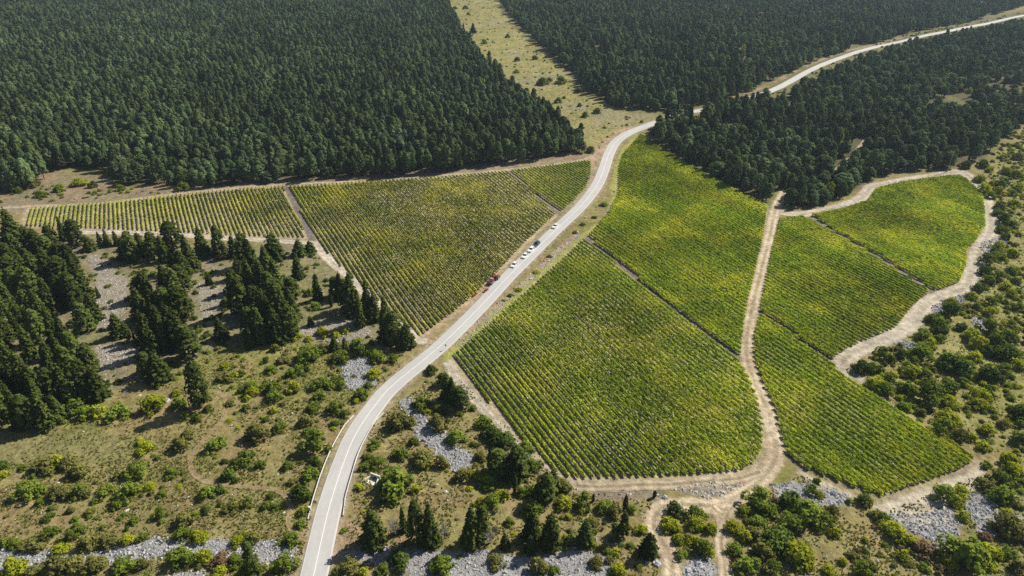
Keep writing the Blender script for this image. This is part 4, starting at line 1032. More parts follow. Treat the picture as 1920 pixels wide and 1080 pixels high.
def scatter_object(name, pts, rz, scl, idx, coll, label=None):
    me = bpy.data.meshes.new(name)
    me.vertices.add(len(pts)); me.vertices.foreach_set("co", np.asarray(pts, np.float32).ravel())
    a = me.attributes.new("rz", 'FLOAT', 'POINT'); a.data.foreach_set("value", np.asarray(rz, np.float32))
    a = me.attributes.new("scl", 'FLOAT_VECTOR', 'POINT'); a.data.foreach_set("vector", np.asarray(scl, np.float32).ravel())
    a = me.attributes.new("idx", 'INT', 'POINT'); a.data.foreach_set("value", np.asarray(idx, np.int32))
    o = put(name, me, kind="stuff", label=label)
    ng = bpy.data.node_groups.new(name + "_scatter", 'GeometryNodeTree')
    ng.interface.new_socket("Geometry", in_out='INPUT', socket_type='NodeSocketGeometry')
    ng.interface.new_socket("Geometry", in_out='OUTPUT', socket_type='NodeSocketGeometry')
    N, L = ng.nodes, ng.links
    gi = N.new("NodeGroupInput"); go = N.new("NodeGroupOutput")
    ip = N.new("GeometryNodeInstanceOnPoints"); ci = N.new("GeometryNodeCollectionInfo")
    ci.inputs["Collection"].default_value = coll
    ci.inputs["Separate Children"].default_value = True; ci.inputs["Reset Children"].default_value = True
    ip.inputs["Pick Instance"].default_value = True
    def na(nm, ty):
        n = N.new("GeometryNodeInputNamedAttribute"); n.data_type = ty; n.inputs["Name"].default_value = nm; return n
    ai = na("idx", 'INT'); ar = na("rz", 'FLOAT'); asc = na("scl", 'FLOAT_VECTOR')
    cx = N.new("ShaderNodeCombineXYZ")
    L.new(ar.outputs["Attribute"], cx.inputs["Z"])
    L.new(gi.outputs[0], ip.inputs["Points"]); L.new(ci.outputs[0], ip.inputs["Instance"])
    L.new(ai.outputs["Attribute"], ip.inputs["Instance Index"])
    L.new(cx.outputs[0], ip.inputs["Rotation"]); L.new(asc.outputs["Attribute"], ip.inputs["Scale"])
    L.new(ip.outputs[0], go.inputs[0])
    md = o.modifiers.new("scatter", 'NODES'); md.node_group = ng
    return o

def with_trunk(crown, trunk, name):
    n1, n2 = len(crown.vertices), len(trunk.vertices)
    bm = bmesh.new(); bm.from_mesh(crown); k = len(bm.faces); bm.from_mesh(trunk)
    bm.faces.ensure_lookup_table()
    for f in bm.faces[k:]: f.material_index = 1
    me = bpy.data.meshes.new(name); bm.to_mesh(me); bm.free()
    me.materials.append(crown.materials[0]); me.materials.append(M_BARK)
    return me

far = FT[~is_near]
FPROTO = [with_trunk(p, PIN_T[0], "pine") for p in PIN] + [with_trunk(c, CYP_T, "cypress") for c in CYP]
big_shrub = []
for c in 'gy':
    me = SHR[c][0].copy(); me.transform(Matrix.Diagonal((2.3, 2.3, 4.2, 1))); big_shrub.append(me)
FPROTO += big_shrub
fir = with_trunk(CON[1], CON_T[0], "fir"); fir.transform(Matrix.Diagonal((.95, .95, .85, 1))); FPROTO.append(fir)
coll_f = proto_collection("forest_tree_kind", FPROTO)
z = height(far[:, 0], far[:, 1]) - 0.1
is_cyp = (far[:, 4] >= 5) & (far[:, 4] < 8)
sw = np.where(is_cyp, far[:, 2] * 1.35, far[:, 2]); shh = np.where(is_cyp, far[:, 3] * 1.15, far[:, 3])
scatter_object("forest", np.stack([far[:, 0], far[:, 1], z], 1), RNG.uniform(0, 6.28, len(far)),
               np.stack([sw, sw, shh], 1), far[:, 4], coll_f, "dark green pine forest covering the slopes behind the vineyards")
print("forest trees", len(far))

# ------------------------------------------------------------------ scrub: the low growth nobody could count
ZONES = [  # polygon px, per m2, radius range, colours
 ([(-30, 900), (0, 1095), (575, 1095), (600, 990), (585, 960), (640, 800), (740, 690), (640, 640), (420, 650), (300, 720), (200, 800), (280, 830), (250, 880), (100, 875)], 0.085, (0.25, 1.0), 'gggooy'),
 ([(430, 660), (640, 620), (780, 650), (640, 810), (440, 800)], 0.09, (0.3, 1.1), 'gggooy'),
 ([(690, 780), (770, 740), (830, 690), (1000, 870), (1060, 915), (1260, 940), (1220, 1000), (1250, 1095), (650, 1095), (640, 960)], 0.085, (0.3, 1.1), 'ggoody'),
 ([(1370, 960), (1450, 900), (1600, 950), (1660, 975), (1760, 1060), (1790, 1095), (1370, 1095)], 0.14, (0.5, 1.4), 'ggoodr'),
 ([(1790, 1000), (1850, 920), (1870, 860), (1930, 850), (1960, 1095), (1790, 1095)], 0.10, (0.5, 1.4), 'ggoodr'),
 ([(1610, 730), (1600, 690), (1650, 655), (1730, 600), (1830, 540), (1860, 470), (1880, 400), (1850, 350), (1840, 310), (1900, 245), (2010, 240), (2010, 860), (1860, 850), (1700, 780)], 0.20, (0.4, 1.5), 'gggooyyy'),
 ([(1850, 300), (1790, 315), (1830, 240), (1930, 130), (2010, 120), (2010, 260), (1880, 262)], 0.03, (0.7, 1.9), 'ggody'),
 ([(-60, 350), (70, 350), (230, 345), (350, 355), (500, 345), (400, 352), (250, 368), (100, 378), (-60, 385)], 0.07, (0.5, 1.5), 'ggoy'),
 ([(820, -20), (900, -20), (1000, 90), (1080, 150), (1150, 215), (1220, 220), (1130, 255), (1000, 200), (900, 100)], 0.010, (0.4, 1.3), 'ggo'),
 ([(0, 460), (180, 470), (590, 470), (620, 520), (760, 650), (560, 640), (400, 660), (240, 730), (0, 790)], 0.09, (0.4, 1.5), 'ddggo'),
 ([(1245, 232), (1290, 214), (1345, 200), (1420, 178), (1460, 158), (1530, 124), (1600, 94), (1700, 66), (1800, 48), (1930, 20), (1930, 50), (1800, 76), (1700, 96), (1600, 128), (1530, 160), (1470, 190), (1345, 220)], 0.05, (0.5, 1.5), 'ddggoy'),
 ([(1240, 960), (1330, 955), (1345, 1050), (1340, 1095), (1280, 1095), (1240, 1000)], 0.16, (0.6, 1.5), 'ggyo'),
 ([(790, 645), (880, 565), (1000, 450), (1110, 370), (1160, 330), (1155, 400), (1090, 440), (960, 560), (850, 660)], 0.02, (0.25, 0.6), 'ggo'),
]
cols = 'dgyor'
LAWN = gpoly([(-60, 812), (240, 806), (262, 830), (235, 868), (120, 862), (60, 868), (-60, 870)])
SPROTO = [SHR[c][v] for c in cols for v in (0, 1, 3)]
pts, rzs, scs, ids = [], [], [], []
avoid_lines = [(ROAD, 4.6)] + [(P, w * .55 + .6) for k, (w, P) in TRK.items() if k not in ('verge',)]
for zi, (pp, dens, rr, cc) in enumerate(ZONES):
    P = gpoly(pp); rng = np.random.default_rng(900 + zi)
    (x0, y0), (x1, y1) = P.min(0), P.max(0)
    n = int((x1 - x0) * (y1 - y0) * dens)
    x = rng.uniform(x0, x1, n); y = rng.uniform(y0, y1, n)
    m = in_poly(x, y, P) & (poly_sd(x, y, LAWN) < 0)
    m &= fbm(x, y, 12, 60 + zi) > rng.uniform(.28, .62, n)
    for L_, w_ in avoid_lines: m &= line_dist(x, y, L_) > w_
    for Pg in PG.values(): m &= poly_sd(x, y, Pg) < -1.5
    for k, (Pg, *_r) in RG.items():
        m &= (poly_sd(x, y, Pg) < 0.3) | (rng.uniform(size=n) < .14)
    x, y = x[m], y[m]
    r_ = rng.uniform(rr[0], rr[1], len(x)) ** 1.0
    asp = rng.uniform(.55, 1.0, len(x))
    pts.append(np.stack([x, y, height(x, y) - .05], 1)); rzs.append(rng.uniform(0, 6.28, len(x)))
    scs.append(np.stack([r_, r_, r_ * asp], 1))
    ids.append(np.array([cols.index(cc[k]) * 3 + q for k, q in zip(rng.integers(0, len(cc), len(x)), rng.integers(0, 3, len(x)))], int).reshape(-1))
if SMALL:
    S = np.array([(a, b, c, d) for a, b, c, d, e in SMALL])
    pts.append(np.stack([S[:, 0], S[:, 1], height(S[:, 0], S[:, 1]) - .05], 1)); rzs.append(RNG.uniform(0, 6.28, len(S)))
    scs.append(np.stack([S[:, 2], S[:, 2], S[:, 2] * S[:, 3]], 1)); ids.append(np.array([cols.index(e[4]) * 3 for e in SMALL]))
scatter_object("scrub", np.vstack(pts), np.concatenate(rzs), np.vstack(scs), np.concatenate(ids), proto_collection("scrub_kind", SPROTO),
               "low green and olive scrub scattered over the dry slopes")
print("scrub", sum(map(len, pts)))

# ------------------------------------------------------------------ vine rows
DROW = np.array([-0.594, 1.155]); DROW /= np.linalg.norm(DROW)
NROW = np.array([DROW[1], -DROW[0]])
SPACE = 1.9
ROWS = []   # plot, k, t0, t1
for pk, P in PG.items():
    t = P @ DROW; c = P @ NROW
    n = len(P)
    for k in range(int(math.ceil(c.min() / SPACE)), int(math.floor(c.max() / SPACE)) + 1):
        cc = k * SPACE + 0.37
        cr = []
        for i in range(n):
            j = (i + 1) % n
            if (c[i] > cc) != (c[j] > cc):
                cr.append(t[i] + (t[j] - t[i]) * (cc - c[i]) / (c[j] - c[i]))
        cr.sort()
        for a, b in zip(cr[::2], cr[1::2]):
            if b - a > 3.0: ROWS.append((pk, cc, a + .3, b - .3))
print("vine rows", len(ROWS), sum(r[3] - r[2] for r in ROWS))
STYLE = {  # canopy half width, density multiplier, height
 'A': (0.17, 0.75, 1.15), 'B': (0.20, 0.95, 1.2), 'C': (0.24, 1.1, 1.3), 'D': (0.31, 1.25, 1.45), 'E': (0.25, 1.1, 1.35), 'F': (0.33, 1.3, 1.45), 'G': (0.40, 1.4, 1.5), 'H': (0.33, 1.25, 1.45)}
def vine_quads(C, Nrm, S, rng):
    """leafy shoots drawn out along the trellis wires"""
    n = len(C); Nrm = Nrm / (np.linalg.norm(Nrm, axis=1)[:, None] + 1e-9)
    U = np.stack([np.full(n, DROW[0]), np.full(n, DROW[1]), np.zeros(n)], 1) + rng.normal(0, .16, (n, 3))
    W = np.cross(Nrm, U); W /= np.linalg.norm(W, axis=1)[:, None] + 1e-9
    U = np.cross(W, Nrm)
    V = np.zeros((n, 4, 3))
    for k, (a, b) in enumerate(((-1, -1), (1, -1), (1, 1), (-1, 1))):
        V[:, k] = C + U * (a * (1 + rng.uniform(-.4, .4, n)) * S * 1.05)[:, None] + W * (b * (1 + rng.uniform(-.4, .4, n)) * S * .42)[:, None]
    return V.reshape(-1, 3), np.arange(4 * n).reshape(n, 4)
def vine_mesh(name, C, Nn, S, mat, rng=RNG):
    V, F = vine_quads(C, Nn, S, rng)
    return mesh_np(name, V, F, mat)
def vine_leaves(row, rng):
    pk, cc, a, b = row
    hw, dm, ht = STYLE[pk]
    mid = DROW * (a + b) / 2 + NROW * cc
    dist = math.hypot(mid[1], CAM_H)
    rho = 31.0 * (170.0 / max(dist, 150.0)) ** 0.95 * dm
    sz = 0.32 * (dist / 170.0) ** 0.40
    n = int((b - a) * rho)
    t = rng.uniform(a, b, n)
    x0 = DROW[0] * t + NROW[0] * cc; y0 = DROW[1] * t + NROW[1] * cc
    den = fbm(x0, y0, 22, 300, 3) * 0.65 + vnoise(t + (cc * 37.31) % 11.0, t * 0 + cc * 7.7, 1.1, 301) * 0.12 + 0.17
    lo = {'A': .16, 'B': .16, 'E': .15}.get(pk, .12)
    poor = np.zeros(n)
    if pk == 'E': poor = 1 - sstep(6, 42, line_dist(x0, y0, TRK['edge'][1]))
    if pk in 'AB': poor = 1 - sstep(5, 30, line_dist(x0, y0, TRK['strip'][1]))
    lo = lo + poor * .09
    keep = den > lo + rng.uniform(-.02, .30, n)
    t = t[keep]; x0 = x0[keep]; y0 = y0[keep]; poor = poor[keep]; n = len(t)
    vig = 0.75 + 0.7 * (fbm(x0, y0, 30, 305, 3) - .5) * 2
    lat = rng.normal(0, 1, n) * hw * (1 - .35 * poor) * np.clip(vig + .3, .6, 1.5)
    zz = 0.35 + (ht * (1 - .28 * poor) - .35) * rng.beta(2.2, 1.6, n) * np.clip(.75 + .3 * vig, .7, 1.1)
    x = x0 + NROW[0] * lat; y = y0 + NROW[1] * lat
    C = np.stack([x, y, height(x, y) + zz], 1)
    Nn = np.stack([NROW[0] * lat / hw, NROW[1] * lat / hw, 0.8 + rng.uniform(0, .5, n)], 1) + rng.normal(0, .30, (n, 3))
    return C, Nn, rng.uniform(.7, 1.3, n) * sz
PLOTNAME = {'A': "thin striped left vineyard strip", 'B': "large vineyard left of the road", 'C': "small vineyard at the road bend", 'D': "upper vineyard beside the road bend",
            'E': "main lower vineyard right of the road", 'F': "middle right vineyard", 'G': "rounded upper right vineyard", 'H': "lower right vineyard"}
FIRST = {'A': "at the far left end of", 'B': "beside the stony lane in", 'C': "beside the narrow lane in", 'D': "at the lower left margin of", 'E': "beside the pale slanting path of", 'F': "at the dirt track end of", 'G': "along the dark lane of", 'H': "at the lower left margin of"}
LAST = {'A': "next to the stony lane in", 'B': "next to the narrow lane in", 'C': "against the road in", 'D': "against the forest edge in", 'E': "next to the dark lane in", 'F': "next to the dark lane in", 'G': "at the right tip of", 'H': "along the scrub edge of"}
def row_size(r):
    mid = DROW * (r[2] + r[3]) / 2 + NROW * r[1]
    return (r[3] - r[2]) / (mid[1] ** 2 + CAM_H ** 2) ** 0.9
ro = sorted(range(len(ROWS)), key=lambda i: -row_size(ROWS[i]))
single = set(ro[:300])
byplot = {}
for i, r in enumerate(ROWS): byplot.setdefault(r[0], []).append(i)
rest = []; restd = []
for pk, L in byplot.items():
    L.sort(key=lambda i: ROWS[i][1])
    inds = [i for i in L if i in single]
    for i in L:
        rng = np.random.default_rng(5000 + i)
        C, Nn, S = vine_leaves(ROWS[i], rng)
        if len(C) < 4: continue
        if i in single:
            org = np.array([*(DROW * ROWS[i][2] + NROW * ROWS[i][1]), 0.0]); org[2] = height(org[0], org[1])
            me = vine_mesh("vine_row", C - org, Nn, S, M_VINE_DRY if pk in "AB" else M_VINE, rng=rng)
            if i == L[0]: lab = f"outermost row {FIRST[pk]} the {PLOTNAME[pk]}"
            elif i == L[-1]: lab = f"outermost row {LAST[pk]} the {PLOTNAME[pk]}"
            elif len(L) > 2 and i == L[1]: lab = f"second row {FIRST[pk]} the {PLOTNAME[pk]}"
            elif len(L) > 2 and i == L[-2]: lab = f"second to last row {LAST[pk]} the {PLOTNAME[pk]}"
            else: lab = f"straight leafy vine row inside the {PLOTNAME[pk]}"
            lab = " ".join(lab.split()[:16])
            put("vine_row", me, loc=org, label=lab, cat="vine row", group=f"vine rows of the {PLOTNAME[pk]}")
        else: (restd if pk in 'AB' else rest).append((C, Nn, S))
for rest, M_V in ((rest, M_VINE), (restd, M_VINE_DRY)):
    if not rest: continue
    me = vine_mesh("vine_rows", np.vstack([r[0] for r in rest]), np.vstack([r[1] for r in rest]), np.concatenate([r[2] for r in rest]), M_V)
    put("vineyard", me, kind="stuff", label="leafy vine rows of the farther vineyard plots")

# ------------------------------------------------------------------ rubble and stones
OCT = np.array([(1, 0, 0), (-1, 0, 0), (0, 1, 0), (0, -1, 0), (0, 0, 1), (0, 0, -1)], float)
OCF = np.array([(0, 2, 4), (2, 1, 4), (1, 3, 4), (3, 0, 4), (2, 0, 5), (1, 2, 5), (3, 1, 5), (0, 3, 5)])
def stones_mesh(name, x, y, r, mat, rng):
    n = len(x)
    V = OCT[None] * rng.uniform(.6, 1.25, (n, 6, 1)) + rng.normal(0, .12, (n, 6, 3))
    a = rng.uniform(0, 6.28, n); c, s = np.cos(a), np.sin(a)
    X = V[:, :, 0] * c[:, None] - V[:, :, 1] * s[:, None]; Y = V[:, :, 0] * s[:, None] + V[:, :, 1] * c[:, None]
    W = np.stack([X * 1.15, Y, V[:, :, 2] * .75], 2) * r[:, None, None]
    W[:, :, 0] += x[:, None]; W[:, :, 1] += y[:, None]; W[:, :, 2] += (height(x, y) + r * .2)[:, None]
    F = (OCF[None] + (np.arange(n) * 6)[:, None, None]).reshape(-1, 3)
    return mesh_np(name, W.reshape(-1, 3), F, mat)
RLAB = {'lower_left': "long band of loose grey stones at the lower left", 'mid_left': "round patch of loose grey stones left of the road", 'hollow': "slanting hollow of loose grey stones right of the road",
        'lot': "slope of dark grey gravel below the pale lot", 'mound': "mound of pale rubble between the track forks"}
for ri, (k, (P, dens, sz, warm)) in enumerate(RG.items()):
    rng = np.random.default_rng(700 + ri)
    (x0, y0), (x1, y1) = P.min(0) - 1, P.max(0) + 1
    n = int((x1 - x0) * (y1 - y0) * dens * 2.0)
    x = rng.uniform(x0, x1, n); y = rng.uniform(y0, y1, n)
    sd = poly_sd(x, y, P) + (fbm(x, y, 2.5, 40) - .5) * 3
    m = (sd > -.3) & (line_dist(x, y, ROAD) > 3.9)
    x, y = x[m], y[m]
    r = sz * np.exp(np.clip(rng.normal(0, .55, len(x)), -1.5, 1.1)) * .55
    if not len(x): continue
    put("rubble", stones_mesh("rubble", x, y, r, M_STONE2 if warm else M_STONE, rng), kind="stuff", label=RLAB.get(k))
# stones strewn over the meadows
rng = np.random.default_rng(55)
xs, ys, rs = [], [], []
for pp, dens in (([(-30, 890), (560, 880), (640, 790), (760, 680), (640, 620), (430, 660), (300, 740), (560, 880), (590, 1000), (560, 1090), (-30, 1090)], 0.20), ([(640, 1090), (700, 760), (840, 690), (1060, 915), (1250, 945), (1230, 1090)], .16),
                 ([(1370, 960), (1500, 890), (1660, 960), (1930, 870), (1930, 1090), (1370, 1090)], .35), ([(1610, 720), (1860, 480), (1880, 330), (1950, 300), (1950, 860), (1850, 850)], .10),
                 ([(0, 440), (590, 470), (770, 650), (420, 660), (0, 800)], .35), ([(820, -20), (900, -20), (1080, 150), (1220, 220), (1110, 290), (1000, 200), (900, 100)], .05), ([(0, 340), (600, 330), (1100, 285), (1100, 300), (600, 342), (0, 385)], .25),
                 ([(790, 640), (1150, 300), (1165, 330), (1150, 400), (860, 655)], .30)):
    P = gpoly(pp); (x0, y0), (x1, y1) = P.min(0), P.max(0); n = int((x1 - x0) * (y1 - y0) * dens)
    x = rng.uniform(x0, x1, n); y = rng.uniform(y0, y1, n)
    m = in_poly(x, y, P) & (fbm(x, y, 9, 80) > rng.uniform(.40, .62, n)) & (line_dist(x, y, ROAD) > 3.7)
    for Pg in PG.values(): m &= poly_sd(x, y, Pg) < 0
    xs.append(x[m]); ys.append(y[m]); rs.append(np.exp(rng.normal(0, .4, m.sum())) * .17)
put("stones", stones_mesh("stones", np.concatenate(xs), np.concatenate(ys), np.concatenate(rs), M_STONE2, rng), kind="stuff", label="small pale stones strewn over the dry meadows")
# stones between the vines
xs, ys = [], []
for k in 'ABE':
    P = PG[k]; (x0, y0), (x1, y1) = P.min(0), P.max(0); n = int((x1 - x0) * (y1 - y0) * .35)
    x = rng.uniform(x0, x1, n); y = rng.uniform(y0, y1, n); m = in_poly(x, y, P) & (fbm(x, y, 16, 85) > rng.uniform(.3, .6, n)); xs.append(x[m]); ys.append(y[m])
x = np.concatenate(xs); y = np.concatenate(ys)
put("stones", stones_mesh("stones", x, y, np.exp(rng.normal(0, .35, len(x))) * .14, M_STONE2, rng), kind="stuff", label="pale stones lying between the vine rows")

# ------------------------------------------------------------------ grass tufts
xs, ys = [], []
for pp, dens in (([(-40, 880), (560, 870), (640, 790), (760, 680), (640, 620), (430, 650), (240, 740), (60, 815), (-40, 830)], 1.5), ([(-40, 870), (560, 860), (600, 960), (560, 1095), (-40, 1095)], 2.6),
                 ([(640, 1095), (650, 960), (700, 790), (840, 690), (1060, 915), (1250, 945), (1230, 1095)], 2.2), ([(1370, 960), (1500, 890), (1660, 960), (1930, 850), (1960, 1095), (1370, 1095)], 2.0),
                 ([(1610, 720), (1860, 480), (1880, 330), (1980, 300), (1980, 860), (1850, 850)], .8), ([(820, -20), (900, -20), (1080, 150), (1220, 220), (1110, 290), (1000, 200), (900, 100)], .18)):
    P = gpoly(pp); (x0, y0), (x1, y1) = P.min(0), P.max(0); n = int((x1 - x0) * (y1 - y0) * dens)
    x = rng.uniform(x0, x1, n); y = rng.uniform(y0, y1, n)
    m = in_poly(x, y, P) & (fbm(x, y, 6, 90) > rng.uniform(.3, .6, n)) & (line_dist(x, y, ROAD) > 3.8)
    for k in ('main', 'fork', 'lower', 'right', 'meadow'): m &= line_dist(x, y, TRK[k][1]) > TRK[k][0] * .42
    for Pg in PG.values(): m &= poly_sd(x, y, Pg) < -.5
    for Pg, *_r in RG.values(): m &= (poly_sd(x, y, Pg) < .2) | (rng.uniform(size=n) < .12)
    xs.append(x[m]); ys.append(y[m])
x = np.concatenate(xs); y = np.concatenate(ys); n = len(x)
x = np.repeat(x, 3) + rng.normal(0, .14, 3 * n); y = np.repeat(y, 3) + rng.normal(0, .14, 3 * n)
Cg = np.stack([x, y, height(x, y) + .13], 1)
Ng = np.stack([rng.normal(0, 1, 3 * n), rng.normal(0, 1, 3 * n), rng.uniform(.2, .8, 3 * n)], 1)
put("grass", foliage_mesh("grass", Cg, Ng, rng.uniform(.2, .42, 3 * n), M_GRASS), kind="stuff", label="tufts of dry yellow-green grass on the meadows")
print("grass", 3 * n)

# ------------------------------------------------------------------ boulders and outcrops
def boulder(px, py, wpx, hk, head, seed, mat=M_STONE2, group="boulders on the meadows"):
    x, y = G(px, py); sx, sz = scales(px, py); r = wpx * sx / 2 * .8
    bm = bmesh.new(); bmesh.ops.create_icosphere(bm, subdivisions=3, radius=1)
    for v in bm.verts:
        p = v.co.copy(); q = p * 1.6 + Vector((seed * 3.1, seed, 0))
        d = mnoise.noise(q) * .40 + mnoise.noise(q * 2.3) * .30 + mnoise.noise(q * 5) * .16 - .15
        v.co = p * (1 + d); v.co.z *= hk; v.co.x *= r; v.co.y *= r * .8; v.co.z *= r
    me = bpy.data.meshes.new("boulder"); bm.to_mesh(me); bm.free(); me.materials.append(mat)
    o = put("boulder", me, loc=(x, y, zof(x, y) + r * hk * .2), cat="rock", rz=seed * 1.3)
    remember(o, head, px, py, group)
for i, b in enumerate([(820, 909, 8, .5, "pale boulder"), (850, 918, 4, .6, "small white stone"), (312, 752, 20, .45, "grey white rock slab"), (555, 688, 13, .6, "white rock"), (182, 767, 18, .4, "flat pale rock"),
                       (235, 734, 12, .35, "flat pale rock"), (262, 742, 10, .35, "flat pale rock"), (157, 810, 9, .4, "pale rock"), (238, 958, 14, .35, "flat pale rock"), (110, 1012, 9, .4, "white stone"),
                       (510, 943, 11, .4, "white rock"), (226, 915, 14, .5, "pale rock under a shrub"), (1225, 1040, 18, .6, "jagged grey outcrop"), (1232, 1058, 22, .6, "jagged grey outcrop"), (1213, 1055, 14, .5, "jagged grey outcrop"),
                       (1310, 1058, 20, .6, "jagged grey outcrop"), (1292, 1072, 20, .5, "jagged grey outcrop"), (1328, 1050, 14, .6, "jagged grey outcrop"), (1405, 1030, 10, .6, "white rock"), (1386, 1050, 8, .6, "white rock"),
                       (1117, 1012, 12, .6, "jagged grey rock"), (1247, 933, 16, .5, "dark grey rock pile"), (1628, 1063, 9, .6, "white rock"), (1645, 1052, 9, .6, "white rock"), (1610, 1043, 12, .6, "grey rock"), (1765, 670, 6, .6, "white stone"),
                       (1718, 650, 8, .5, "white stone"), (1905, 932, 14, .6, "pale block"), (1830, 968, 16, .5, "grey ledge"), (1838, 998, 16, .5, "grey ledge"), (1870, 960, 20, .35, "pale flat ledge"), (1528, 945, 12, .5, "grey rock"), (1560, 950, 12, .5, "grey rock"),
                       (1140, 257, 9, .8, "tawny rock of the road cut"), (1130, 267, 8, .8, "tawny rock of the road cut"), (1124, 278, 7, .8, "tawny rock of the road cut"), (1150, 250, 7, .7, "tawny rock of the road cut"),
                       (1083, 435, 8, .5, "pale rock"), (1098, 408, 8, .5, "pale rock"), (995, 523, 10, .4, "pale rock"), (1062, 458, 8, .4, "pale rock")]):
    boulder(*b[:3], b[3], b[4], i, mat=M_STONE if 'grey' in b[4] else (simple_mat("tawny_rock", (0.42, 0.27, 0.17), 0.9, var=.25) if 'tawny' in b[4] else M_STONE2))

# dead grey bushes
def dead_bush(px, py, wpx, hpx, seed, label):
    x, y = G(px, py); sx, sz = scales(px, py); rng2 = random.Random(seed); b = BM()
    W, H = wpx * sx / 2, hpx * sz
    for i in range(46):
        a = rng2.uniform(0, 6.28); f = rng2.uniform(.3, 1)
        p = Vector((math.cos(a) * W * .35 * f, math.sin(a) * W * .35 * f, H * .45 * f)); q = Vector((math.cos(a) * W * f, math.sin(a) * W * f, H * rng2.uniform(.5, 1)))
        b.tube((0, 0, 0), p, .06, .04, 4); b.tube(p, q, .04, .015, 4)
        for _ in range(3):
            b.tube(p.lerp(q, rng2.uniform(.3, .9)), q + Vector((rng2.uniform(-.7, .7), rng2.uniform(-.7, .7), rng2.uniform(-.3, .5))), .025, .01, 3)
    put("dead_bush", b.build("dead_bush", M_TWIG), loc=(x, y, zof(x, y)), cat="bush", label=label)
dead_bush(920, 1018, 34, 28, 1, "wide bare grey bush between the dark conifers at the bottom")
dead_bush(742, 1003, 26, 26, 2, "bare grey bush left of the twin dark conifers")
dead_bush(834, 1010, 18, 26, 3, "small bare grey bush right of the twin dark conifers")

# ------------------------------------------------------------------ guardrails
def guardrail(pts_px, side, label):
    P = smooth_line(gpoly(pts_px), 2.0)
    org = np.array([P[0][0], P[0][1], zof(*P[0])])
    root = put("guardrail", None, loc=org, label=label, cat="guardrail", group="guardrails in the road bend")
    z = height(P[:, 0], P[:, 1])
    T = np.gradient(P, axis=0); T /= np.linalg.norm(T, axis=1)[:, None]; Nn = np.stack([-T[:, 1], T[:, 0]], 1)
    prof = [(-.05, .42), (.06, .50), (-.03, .58), (.06, .68), (-.05, .76), (-.12, .76), (-.12, .42)]
    V, F = [], []; k = len(prof)
    for i in range(len(P)):
        drop = 0.0 if 1 < i < len(P) - 2 else 0.35
        for (o_, h) in prof:
            V.append((P[i][0] + Nn[i][0] * o_ - org[0], P[i][1] + Nn[i][1] * o_ - org[1], z[i] + .12 + h - drop - org[2]))
    for i in range(len(P) - 1):
        for j in range(k): F.append((i * k + j, i * k + (j + 1) % k, (i + 1) * k + (j + 1) % k, (i + 1) * k + j))
    me = mesh_np("rail", np.array(V), np.array(F), M_STEEL); put("rail", me, parent=root)
    b = BM(); b.box((0, 0, .2), (.12, .10, 1.1)); pm = b.build("post", M_STEEL)
    for i in range(1, len(P) - 1, 2):
        put("post", pm, parent=root, loc=(P[i][0] - org[0] - Nn[i][0] * .2, P[i][1] - org[1] - Nn[i][1] * .2, z[i] - org[2]), rz=math.atan2(T[i][1], T[i][0]))
guardrail([(577, 975), (590, 929), (603, 889), (617, 854), (632, 824), (648, 798), (663, 780)], 1, "galvanised guardrail on the outer left side of the road bend")
guardrail([(643, 968), (648, 935), (661, 888), (673, 850), (694, 808), (706, 790), (719, 775)], -1, "galvanised guardrail on the inner right side of the road bend")

# ------------------------------------------------------------------ culvert, posts, poles
x, y = G(700, 902)
root = put("culvert", None, loc=(x, y, zof(x, y)), rz=R(-25), label="white concrete culvert mouth beside the big green tree", cat="culvert")
b = BM(); b.box((0, 1.1, .65), (3.0, .3, 1.5)); put("headwall", b.build("headwall", M_CONC), parent=root)
for s in (-1, 1):
    b = BM(); b.box((s * 1.45, -.1, .4), (.25, 2.2, 1.0), rz=s * .35); put("wing_wall", b.build("wing_wall", M_CONC), parent=root)
b = BM(); b.box((0, -.2, .06), (2.8, 2.4, .14)); put("apron", b.build("apron", M_CONC), parent=root)
b = BM(); b.tube((0, .9, .5), (0, .93, .5), .38, .38, 16); put("pipe_mouth", b.build("pipe_mouth", M_DARK), parent=root)

def signpost(px, py, h, label, plate=True, mat=M_STEEL):
    x, y = G(px, py); root = put("road_sign", None, loc=(x, y, zof(x, y)), label=label, cat="sign", rz=R(-20))
    b = BM(); b.tube((0, 0, -.2), (0, 0, h), .05, .05, 8); put("pole", b.build("pole", mat), parent=root)
    if plate:
        b = BM(); b.box((0, -.06, h - .35), (.6, .03, .6)); put("plate", b.build("plate", M_DARK if mat is M_STEEL else M_WHITE), parent=root)
signpost(836, 656, 2.3, "small dark road sign on a post at the right road edge")
x, y = G(581, 957)
root = put("marker_box", None, loc=(x, y, zof(x, y)), label="small grey cabinet behind the end of the left guardrail", cat="cabinet")
b = BM(); b.box((0, 0, .6), (.7, .45, 1.2), taper=.95); put("body", b.build("body", M_STEEL), parent=root)
b = BM(); b.box((0, 0, 1.25), (.85, .6, .08)); put("lid", b.build("lid", M_CONC), parent=root)

